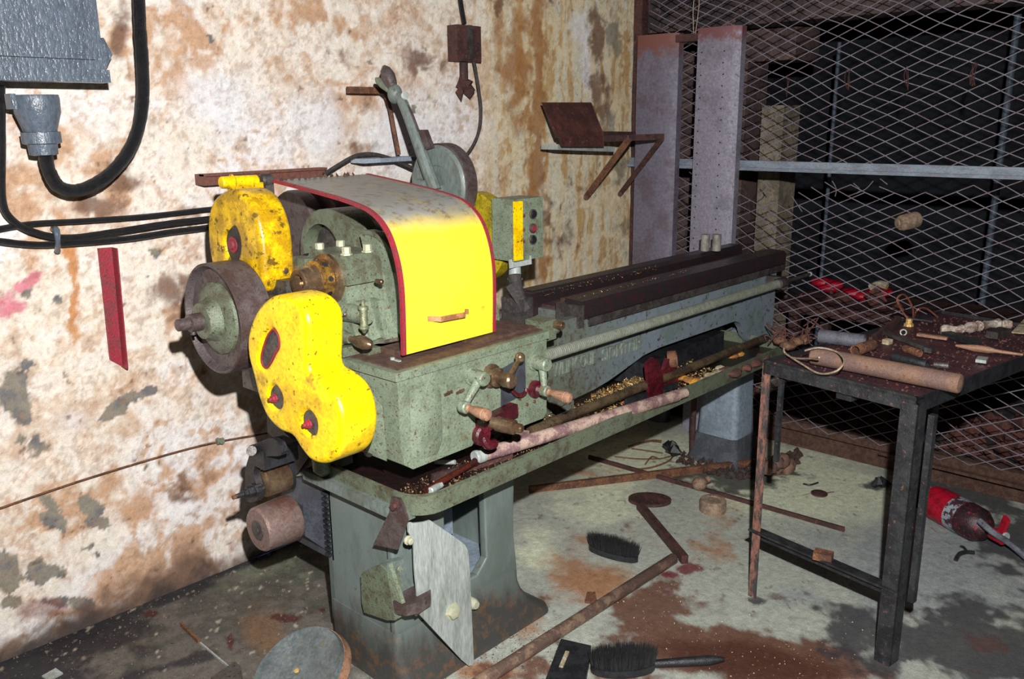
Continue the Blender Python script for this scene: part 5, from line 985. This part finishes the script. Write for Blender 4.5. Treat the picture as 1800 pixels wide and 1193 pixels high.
b = B(); b.obox((Q(1618, 588, zt + .008) + Q(1660, 594, zt + .008)) / 2, Q(1660, 594, zt) - Q(1618, 588, zt), ey, (.05, .009, .005), .002); tag(put('wood_sliver', b, wood), 'small pale wood sliver in the middle of the bench', 'sliver')
b = B(); b.rev(Q(1680, 607, zt + .012), Q(1752, 617, zt + .012) - Q(1680, 607, zt + .012), [(0, .004), (.03, .008), (.06, .012), (.10, .012), (.12, .007), (.20, .004)], 10); tag(put('file_handle', b, wood), 'worn wooden file handle on the right of the bench', 'handle')
b = B(); b.obox((Q(1668, 588, zt + .01) + Q(1710, 600, zt + .01)) / 2, Q(1710, 600, zt) - Q(1665, 586, zt), ey, (.07, .02, .008), .004); tag(put('dark_strip', b, black), 'black strip of iron behind the wooden file handle', 'bar')
b = B(); b.obox(Q(1755, 585, zt + .015), ex, ey, (.02, .05, .012), .008); tag(put('dark_block', b, iron), 'dark metal block near the right edge of the bench', 'block')
b = B(); b.obox(Q(1726, 632, zt + .008), ex + ey * .3, ey, (.015, .025, .005), .003); tag(put('grey_chip', b, alu), 'small grey metal chip near the right edge of the bench', 'chip')
b = B(); b.prism([Q(1778, 585, zt + .004), Q(1800, 562, zt + .004), Q(1830, 560, zt + .004), Q(1830, 590, zt + .004)], (0, 0, .004)); tag(put('pale_offcut', b, paper), 'pale yellowish offcut at the right edge of the picture on the bench', 'offcut')
b = B(); b.rev(Q(1597, 573, zt), (0, 0, 1), [(0, .018), (.01, .018), (.012, .012), (.028, .012), (.03, .006)], 8); tag(put('brass_nut', b, chips), 'small brass nut beside the copper wire', 'nut')
b = B(); b.pipe(Q(1588, 584, zt), Q(1588, 584, zt + .008), .013, .008, 12); tag(put('washer', b, alu), 'bright washer on the bench by the spanner', 'washer')
b = B(); b.obox(Q(1560, 600, zt + .006), ex, ey, (.012, .014, .008), .004); tag(put('pale_nut', b, paper), 'pale lump left of the spanner', 'nut')
b = B(); b.tube([Q(1600, 566, zt + .01), at(1585, 545, y=Q(1600, 566, zt).y), at(1577, 525, y=Q(1600, 566, zt).y), at(1590, 518, y=Q(1600, 566, zt).y), at(1604, 540, y=Q(1600, 566, zt).y), at(1606, 560, y=Q(1600, 566, zt).y + .01), Q(1612, 545, zt + .06), Q(1628, 542, zt + .05), Q(1648, 557, zt + .004)], .0035, 6, 6)
tag(put('copper_wire', b, copper), 'looped copper coloured wire rising from the back of the bench', 'wire')
b = B(); b.tube([Q(1378, 612, zt + .03), Q(1380, 620, zt + .02), Q(1395, 629, zt + .012), Q(1430, 630, zt + .05), Q(1440, 628, zt + .07)], .003, 6, 5)
b.tube([Q(1380, 621, zt + .02), Q(1410, 640, zt + .02), Q(1440, 656, zt + .02), Q(1470, 652, zt + .05), Q(1484, 634, zt + .07), Q(1470, 618, zt + .07), Q(1440, 611, zt + .07), Q(1415, 616, zt + .066)], .003, 6, 6)
tag(put('wire_loop', b, wirepale), 'pale wire loop lying over the left end of the rusty bar', 'wire')
scatter('bench_grit', 900, lambda: (bp(random.uniform(.03, Lx - .03), random.uniform(.05, DEP - .05), zt + .001), 1), .005, rubble_m, 'red brown grit and crumbs covering the bench top', 'grit')
# ================================================================== floor things
def Fp(px, py, z=.0): return at(px, py, z=z)
b = B(); p0 = Fp(800, 1226, .021); p1 = Fp(1184, 981, .021); b.pipe(p0, p1, .020, .016, 20); tag(put('steel_pipe', b, pm('worn brown pipe', '8a7260', '5e4c44', 'a8865c', s=14, t2=.48, t3=.66, rough=.45, metal=.2, bump=.3)), 'long brown pipe lying on the floor in front of the cabinet', 'pipe')
b = B(); b.bar(Fp(930, 861, .012), Fp(1345, 810, .02), .035, .018, bev=.002); tag(put('flat_bar', b, rust), 'long brown flat bar crossing the floor towards the far leg', 'bar')
b = B(); b.bar(Fp(1035, 804, .006), Fp(1484, 932, .006), .028, .010, bev=.003); tag(put('floor_rod', b, darkrust), 'dark rusty strip running across the pale floor beneath the flat bar', 'rod')
# brushes
def brush(name, c, ux, L_, W_, H_, handle, label):
    ux = Vector(ux).normalized(); uy = Vector((-ux.y, ux.x, 0)); r_ = thing(name, c, label, 'brush', 'black floor brushes')
    b = B(); n = 9
    top = [c + ux * L_ * math.cos(t) * (1 if abs(math.cos(t)) < .9 else .98) + uy * W_ * math.sin(t) + Vector((0, 0, 0)) for t in [i * 2 * math.pi / 20 for i in range(20)]]
    b.prism([p + Vector((0, 0, .004)) for p in top], (0, 0, .022), .005); put('brush_back', b, black, r_)
    vs = []; fs = []
    for _ in range(2600):
        a = random.uniform(0, 6.283); rr = math.sqrt(random.random()); q = c + ux * L_ * .96 * rr * math.cos(a) + uy * W_ * .9 * rr * math.sin(a) + Vector((0, 0, .024))
        tip = q + ux * random.uniform(-.006, .006) + uy * random.uniform(-.006, .006) + Vector((0, 0, H_ * random.uniform(.85, 1.1))) + (q - c) * .12
        s_ = Vector((random.uniform(-1, 1), random.uniform(-1, 1), 0)) * .0016; k = len(vs); vs += [q - s_, q + s_, tip]; fs.append((k, k + 1, k + 2))
    put_py('bristles', vs, fs, bristle, r_)
    if handle:
        b = B(); h0 = c + ux * L_ * .9 + Vector((0, 0, .016)); b.rev(h0, ux, [(0, .012), (.05, .013), (.10, .014), (handle * .8, .015), (handle, .006)], 12); put('handle', b, black, r_)
    return r_
c = (Fp(1042, 968) + Fp(1130, 992)) / 2; brush('brush', c + Vector((0, .02, .0)), Fp(1130, 990) - Fp(1042, 965), .105, .035, .05, 0, 'black scrubbing brush lying bristles up between the lathe and the shovel blade')
c = Fp(1095, 1178); brush('brush', c, Fp(1225, 1168) - Fp(1100, 1176), .10, .045, .055, .22, 'black hand brush with long handle near the bottom edge of the picture')
# wooden board
b = B(); P_ = [Fp(950, 1230), Fp(1010, 1235), Fp(1040, 1134), Fp(1000, 1122)]; P_ = [Fp(943, 1235, .03), Fp(1022, 1240, .03), Fp(1039, 1134, .03), Fp(986, 1122, .03)]
b.prism(P_, (0, 0, -.028), .003); tag(put('black_board', b, black), 'black wooden board partly under the long pipe', 'board')
b = B(); b.obox(Fp(992, 1158, .032), Fp(996, 1140) - Fp(984, 1168), (1, 0, 0), (.04, .006, .002)); tag(put('yellow_sliver', b, paper), 'thin yellowish strip lying on the black board', 'sliver')
b = B(); b.prism([Fp(1028, 1060, .0), Fp(1050, 1062, .0), Fp(1046, 1044, .0), Fp(1032, 1044, .0)], (0, 0, .01), .002); tag(put('tile_chip', b, rust), 'small brown tile piece behind the middle of the long pipe', 'tile')
# shovel blade with handle
shv = thing('round_shovel', Fp(1150, 900), 'dark oxidised paddle with oval blade and short thick handle on the floor', 'shovel')
b = B(); c = Fp(1142, 880, .008); ux = (Fp(1178, 880) - Fp(1105, 877)).normalized(); uy = Vector((-ux.y, ux.x, 0)); hl_ = (Fp(1179, 881) - Fp(1104, 878)).length / 2
w2_ = (Fp(1141, 869) - Fp(1141, 891)).length / 2
b.prism([c + ux * hl_ * math.cos(t) + uy * w2_ * math.sin(t) for t in [i * math.pi / 14 for i in range(28)]], (0, 0, .012), .004); put('blade', b, darkrust, shv)
b = B(); b.bar(Fp(1124, 888, .016), Fp(1204, 984, .016), .036, .026, bev=.006); put('handle', b, darkrust, shv)
b = B(); c = Fp(1260, 900, 0); r0 = (Fp(1283, 893) - Fp(1237, 893)).length / 2; b.rev(c + Vector((0, .02, 0)), (0, 0, 1), [(0, r0 * .96), (.006, r0), (.048, r0), (.054, r0 * .93), (.055, r0 * .6), (.05, r0 * .5)], 26); tag(put('pale_disc', b, stone), 'thick pale round disc on the floor', 'disc')
b = B(); c = Fp(1229, 861, .0) + Vector((0, 0, .03)); b.sph(c, .034, (1, 1, .9), 16, 10)
b.cyl(c + Vector((.03, -.015, .01)), c + Vector((.045, -.022, .015)), .016, n=12); tag(put('mottled_ball', b, pm('brown mottled ball', '86705e', '6a4a40', 'a89480', s=30, t2=.5, t3=.6, rough=.7)), 'brown mottled ball shaped knob on the pale floor', 'knob')
b = B(); c = Fp(1440, 868, .002); b.rev(c, (0, 0, 1), [(0, .035), (.006, .035), (.010, .02)], 18); tag(put('iron_disc', b, darkrust), 'small dark round cap with a hair of wire on the pale floor', 'cap')
b = B(); b.tube([Fp(1400, 872, .003), Fp(1415, 869, .006), Fp(1428, 866, .005)], .002, 5, 4); tag(put('wire_bit', b, wirepale), 'fine wire left of the small dark cap', 'wire')
b = B(); b.tube([Fp(1452, 866, .005), Fp(1466, 864, .003)], .002, 5, 2); tag(put('wire_bit', b, rust), 'fine wire right of the small dark cap', 'wire')
b = B()
for k in range(6): b.rock(Fp(1176 + random.uniform(-8, 8), 786 + random.uniform(-4, 4), .03 + random.uniform(-.01, .02)), .035)
tag(put('black_lump', b, black), 'black lump with trailing wires on the floor left of the far leg', 'lump')
b = B(); b.tube([Fp(1185, 792, .01), Fp(1178, 808, .01), Fp(1150, 820, .008), Fp(1120, 824, .006), Fp(1095, 820, .006)], .004, 6, 6)
b.tube([Fp(1182, 800, .01), Fp(1160, 806, .01), Fp(1146, 802, .02), Fp(1134, 816, .008)], .003, 6, 4); b.tube([Fp(1165, 796, .01), Fp(1140, 792, .008), Fp(1110, 788, .006)], .003, 6, 5); b.tube([Fp(1160, 806, .006), Fp(1120, 806, .006), Fp(1080, 802, .006)], .003, 6, 4)
b.tube([Fp(1162, 775, .03), Fp(1140, 775, .01), Fp(1105, 785, .01)], .006, 6, 5); o = tag(put('tangled_wires', b, rust), 'thin tangled wires looping over the pale floor beside the black lump', 'wire'); o['kind'] = 'stuff'
b = B(); b.tube([Fp(1412, 850, .004), Fp(1424, 852, .006), Fp(1438, 848, .004)], .004, 6, 4); tag(put('twig', b, black), 'short black twig behind the small dark cap', 'twig')
b = B(); b.tube([Fp(1680, 984, .006), Fp(1686, 974, .012), Fp(1698, 970, .010), Fp(1712, 971, .006)], .008, 8, 4); b.tube([Fp(1700, 969, .01), Fp(1694, 962, .006), Fp(1688, 960, .004)], .005, 6, 4); tag(put('twig', b, black), 'forked black scrap on the floor in front of the extinguisher', 'twig')
for k, (px, py) in enumerate(((1540, 850), (1552, 847))):
    pass
b = B()
for k in range(5): b.rock(Fp(1542 + random.uniform(-9, 14), 848 + random.uniform(-5, 4), .02), .03)
tag(put('dark_lump', b, black), 'dark lump on the floor left of the thick bench leg', 'lump')
# spalled dirt round the far leg
b = B()
for k in range(260):
    t = random.random(); px = 1190 + 215 * t; py = 800 + 30 * math.sin(t * 3.1) + random.uniform(-12, 10)
    c = Fp(px, py, .01); b.rock(c, random.uniform(.006, .018) * (1.4 if px > 1340 else 1))
o = tag(put('leg_rubble', b, pm('dark scale', '4a342c', '2c2426', '8a5c34', s=30, t2=.5, t3=.64, rough=.8, bump=.8), smooth=0), 'rusty scale and rubble piled round the foot of the far leg', 'rubble'); o['kind'] = 'stuff'
b = B()
for k in range(9): b.sph(Fp(1372 + random.uniform(-20, 16), 814 + random.uniform(-10, 10), .035 + random.uniform(-.01, .07)), .036, (1.2, .9, .9), 9, 6)
for v in b.bm.verts: v.co += Vector((random.uniform(-1, 1), random.uniform(-1, 1), random.uniform(-1, 1))) * .007
tag(put('rusty_lump', b, rustbar, smooth=60), 'big rusty jagged lump at the right of the far leg', 'lump')
b = B()
for k in range(500):
    b.rock(Vector((random.uniform(4.22, 4.9), random.uniform(.2, 2.6), random.uniform(.02, .07))), random.uniform(.02, .06))
o = tag(put('screen_rubble', b, rubble_m, smooth=0), 'red brown rubble lying behind the mesh screen', 'rubble'); o['kind'] = 'stuff'
scatter('floor_grit', 5200, lambda: (Vector((random.uniform(.6, 1.9), random.uniform(1.45, 2.74), .004)), random.choice((1, 1, 1, 1, 2))), .0024, pm('floor crumbs', '6a5e50', '3a3430', 'b8a888', s=300, t2=.5, t3=.58, rough=.8), 'crumbs and flakes littering the greasy floor at the left', 'grit')
scatter('floor_grit', 700, lambda: (Vector((random.uniform(1.9, 2.6), random.uniform(.8, 1.6), .004)), 1), .0022, paper, 'pale crumbs on the brown stained floor at the bottom', 'grit')
# round lid at the lower left
ld = thing('metal_disc', Fp(560, 1190), 'round grey metal lid with wooden rim leaning at the foot of the cabinet', 'lid')
c = at(523, 1180, z=.115); nrm = ((CAM - c).normalized() * .62 + (CX * -.67 - CD * .74) * .78).normalized()
b = B(); b.rev(c, nrm, [(.0, .02), (.004, .125), (.010, .137), (.0, .141), (-.006, .142), (-.006, .02)], 48); put('disc_face', b, pm('stained zinc disc', '646e70', '50595c', '6c6a50', s=9, t2=.5, t3=.62, rough=.35, metal=.2, bump=.2, seed=50.0, c4='8a9496', t4=.6), ld)
b = B(); b.rev(c - nrm * .004, -nrm, [(0, .12), (.001, .144), (.028, .150), (.03, .12)], 48); put('wooden_rim', b, wood, ld)
b = B(); b.rev(c + nrm * .003, nrm, [(0, .008), (.004, .008), (.006, .004)], 12); put('centre_rivet', b, chips, ld)
b = B(); b.obox(Fp(92, 1186, .004), (1, .2, .0), (0, 1, .1), (.022, .018, .003), .001); tag(put('pale_shard', b, alu), 'pale shard at the bottom left edge of the picture', 'shard')
b = B(); b.bar(Fp(318, 1097, .006), Fp(350, 1128, .006), .016, .008, bev=.002); tag(put('dirt_stick', b, rust), 'short brown stick lying in the greasy floor left of the lid', 'stick')
b = B(); b.bar(Fp(352, 1130, .004), Fp(402, 1172, .004), .008, .004, bev=.001); tag(put('dirt_stick', b, alu), 'thin grey strip continuing from the short brown stick', 'strip')
b = B(); b.prism([Fp(372, 1200, .0), Fp(414, 1172, .0), Fp(424, 1180, .0), Fp(430, 1215, .0), Fp(380, 1230, 0)], (0, 0, .02), .005); tag(put('dark_slab', b, iron), 'dark slab at the bottom edge left of the round lid', 'slab')
# extinguisher
fe = thing('fire_extinguisher', Fp(1680, 900), 'red fire extinguisher lying on the floor behind the thick bench leg', 'extinguisher')
A = Fp(1640, 880, .07); C_ = Fp(1742, 935, .07); d = (C_ - A); Lq = d.length; d.normalize()
b = B(); b.rev(A - d * .02, d, [(0, .02), (.004, .045), (.02, .064), (.05, .070), (Lq * .48, .070)], 30, cap=True); put('red_cylinder', b, redpaint, fe)
b = B(); b.rev(A - d * .02, d, [(Lq * .48, .03), (Lq * .48, .0705), (Lq * .66, .0705), (Lq * .66, .03)], 30, cap=False)
put('label_band', b, pm('smudged white label', '8e9aa4', '3a2a34', '8a1028', s=24, t2=.52, t3=.58, rough=.4, w2=.02, w3=.02), fe)
b = B(); b.rev(A - d * .02, d, [(Lq * .66, .0702), (Lq * .86, .068), (Lq * .96, .05), (Lq * 1.02, .026), (Lq * 1.04, .022)], 30); put('sooty_neck', b, pm('sooty red paint', '3a1c24', '22181c', '9a1430', s=18, t2=.5, t3=.6, rough=.4), fe)
b = B(); e = A + d * (Lq * 1.03); b.cyl(e, e + d * .05, .024, n=14); b.bar(e + d * .03, e + d * .03 + Vector((-.02, -.02, .09)), .03, .012); put('valve_head', b, redpaint, fe)
b = B(); b.cyl(e + d * .05 + Vector((0, 0, .01)), e + d * .06 + Vector((0, 0, .01)), .02, n=12, bev=.003); put('gauge', b, alu, fe)
b = B(); h0 = Fp(1722, 915, .13); b.tube([h0, Fp(1745, 935, .11), Fp(1775, 955, .06), Fp(1810, 985, .03), Fp(1850, 1020, .02)], .012, 8, 5); put('hose', b, pm('hose rubber', '6a7078', '4a4e56', '2e3034', s=10, t2=.5, t3=.6, rough=.4), fe)
b = B(); b.obox(Fp(1445, 982, .25) if False else bp(.26, .008, zc + .014), ex + ey * .4, ey, (.028, .02, .012), .003); tag(put('metal_offcut', b, rust), 'small bent metal offcut resting on the bench foot rail', 'offcut')
# ================================================================== behind the screen
p = at(1592, 390, x=XM - .03); b = B(); b.rev(p, (.8, -.55, .18), [(-.03, .012), (-.028, .030), (-.02, .034), (.05, .036), (.06, .030)], 20); b.cyl(p + Vector((-.03, .02, -.005)), p + Vector((-.035, .025, -.006)), .02)
tag(put('paper_roll', b, stone), 'pale plug stuck in the mesh at the right', 'roll')
b = B(); c = at(1368, 250, x=4.7); b.box((4.6, c.y - .07, 0), (4.8, c.y + .06, at(1368, 185, x=4.6).z), .02); tag(put('rear_pillar', b, pm('pale plastered pillar', '8a8070', '6a6254', '5a4a40', s=8, t2=.5, t3=.6, rough=.9, bump=.8)), 'pale plastered pillar beyond the mesh left of centre', 'pillar')
for k, (px, lb) in enumerate(((1466, 'blue grey pipe above the crimson cloths beyond the mesh'), (1768, 'blue grey pipe beyond the mesh near the right edge'))):
    c = at(px, 200, x=5.2); b = B(); b.cyl((5.2, c.y, 0), (5.2, c.y, 2.72 if k != 0 else at(px, 75, x=5.2).z), .012 if k == 0 else .018, n=12); tag(put('rear_pipe', b, pm('dim blue pipe', '4a5868', '3c4856', '34343a', s=8, t2=.5, t3=.6, rough=.6)), lb, 'pipe', 'rear pipes')
b = B(); TZ = at(1530, 522, x=4.75).z - .02
b.box((4.45, .6, TZ - .06), (5.0, 2.1, TZ), .01)
for (x, y) in ((4.47, .65), (4.47, 2.0), (4.9, .65), (4.9, 2.0)): b.box((x, y, 0), (x + .05, y + .05, TZ - .06))
tag(put('rear_table', b, darkrust), 'low dark table behind the mesh screen', 'table')
for pts, lb in (([(1445, 496), (1456, 505), (1462, 500)], 'small crimson cloth bundle left on the rear table'), ([(1498, 515), (1515, 520), (1535, 520), (1548, 512)], 'long crimson cloth bundle on the rear table')):
    b = B()
    for (px, py) in pts: b.sph(at(px, py, x=4.75), .05, (1, 1.4, .6), 10, 6)
    tag(put('red_cloth', b, redpaint, smooth=60), lb, 'cloth')
b = B(); b.tube([at(1530, 505, x=4.72), at(1545, 499, x=4.72), at(1560, 503, x=4.72)], .02, 8, 4); tag(put('pale_strip', b, paper), 'pale strip lying over the long crimson bundle', 'cloth')
b = B()
for k in range(16): b.rock(at(random.uniform(1400, 1580), random.uniform(525, 550), x=4.6), random.uniform(.03, .07))
o = tag(put('table_rubbish', b, rubble_m, smooth=0), 'brownish rubbish on the rear table behind the mesh', 'rubbish'); o['kind'] = 'stuff'
c = at(1398, 100, x=4.66); b = B(); b.box((4.66, c.y, 1.9), (4.95, 3.36, 2.75), .01); b.box((4.7, c.y + .3, 0), (4.95, 3.36, 1.9), .01); put('trim_4', b, pm('rough brown plaster', '5e4c48', '46393a', '7a6458', s=7, t2=.5, t3=.62, rough=.9, bump=1.0), kind='structure')
b = B(); b.box((4.3, -2.2, 2.06), (4.5, 4.0, 2.75), .01); put('trim_3', b, darkwall, kind='structure')
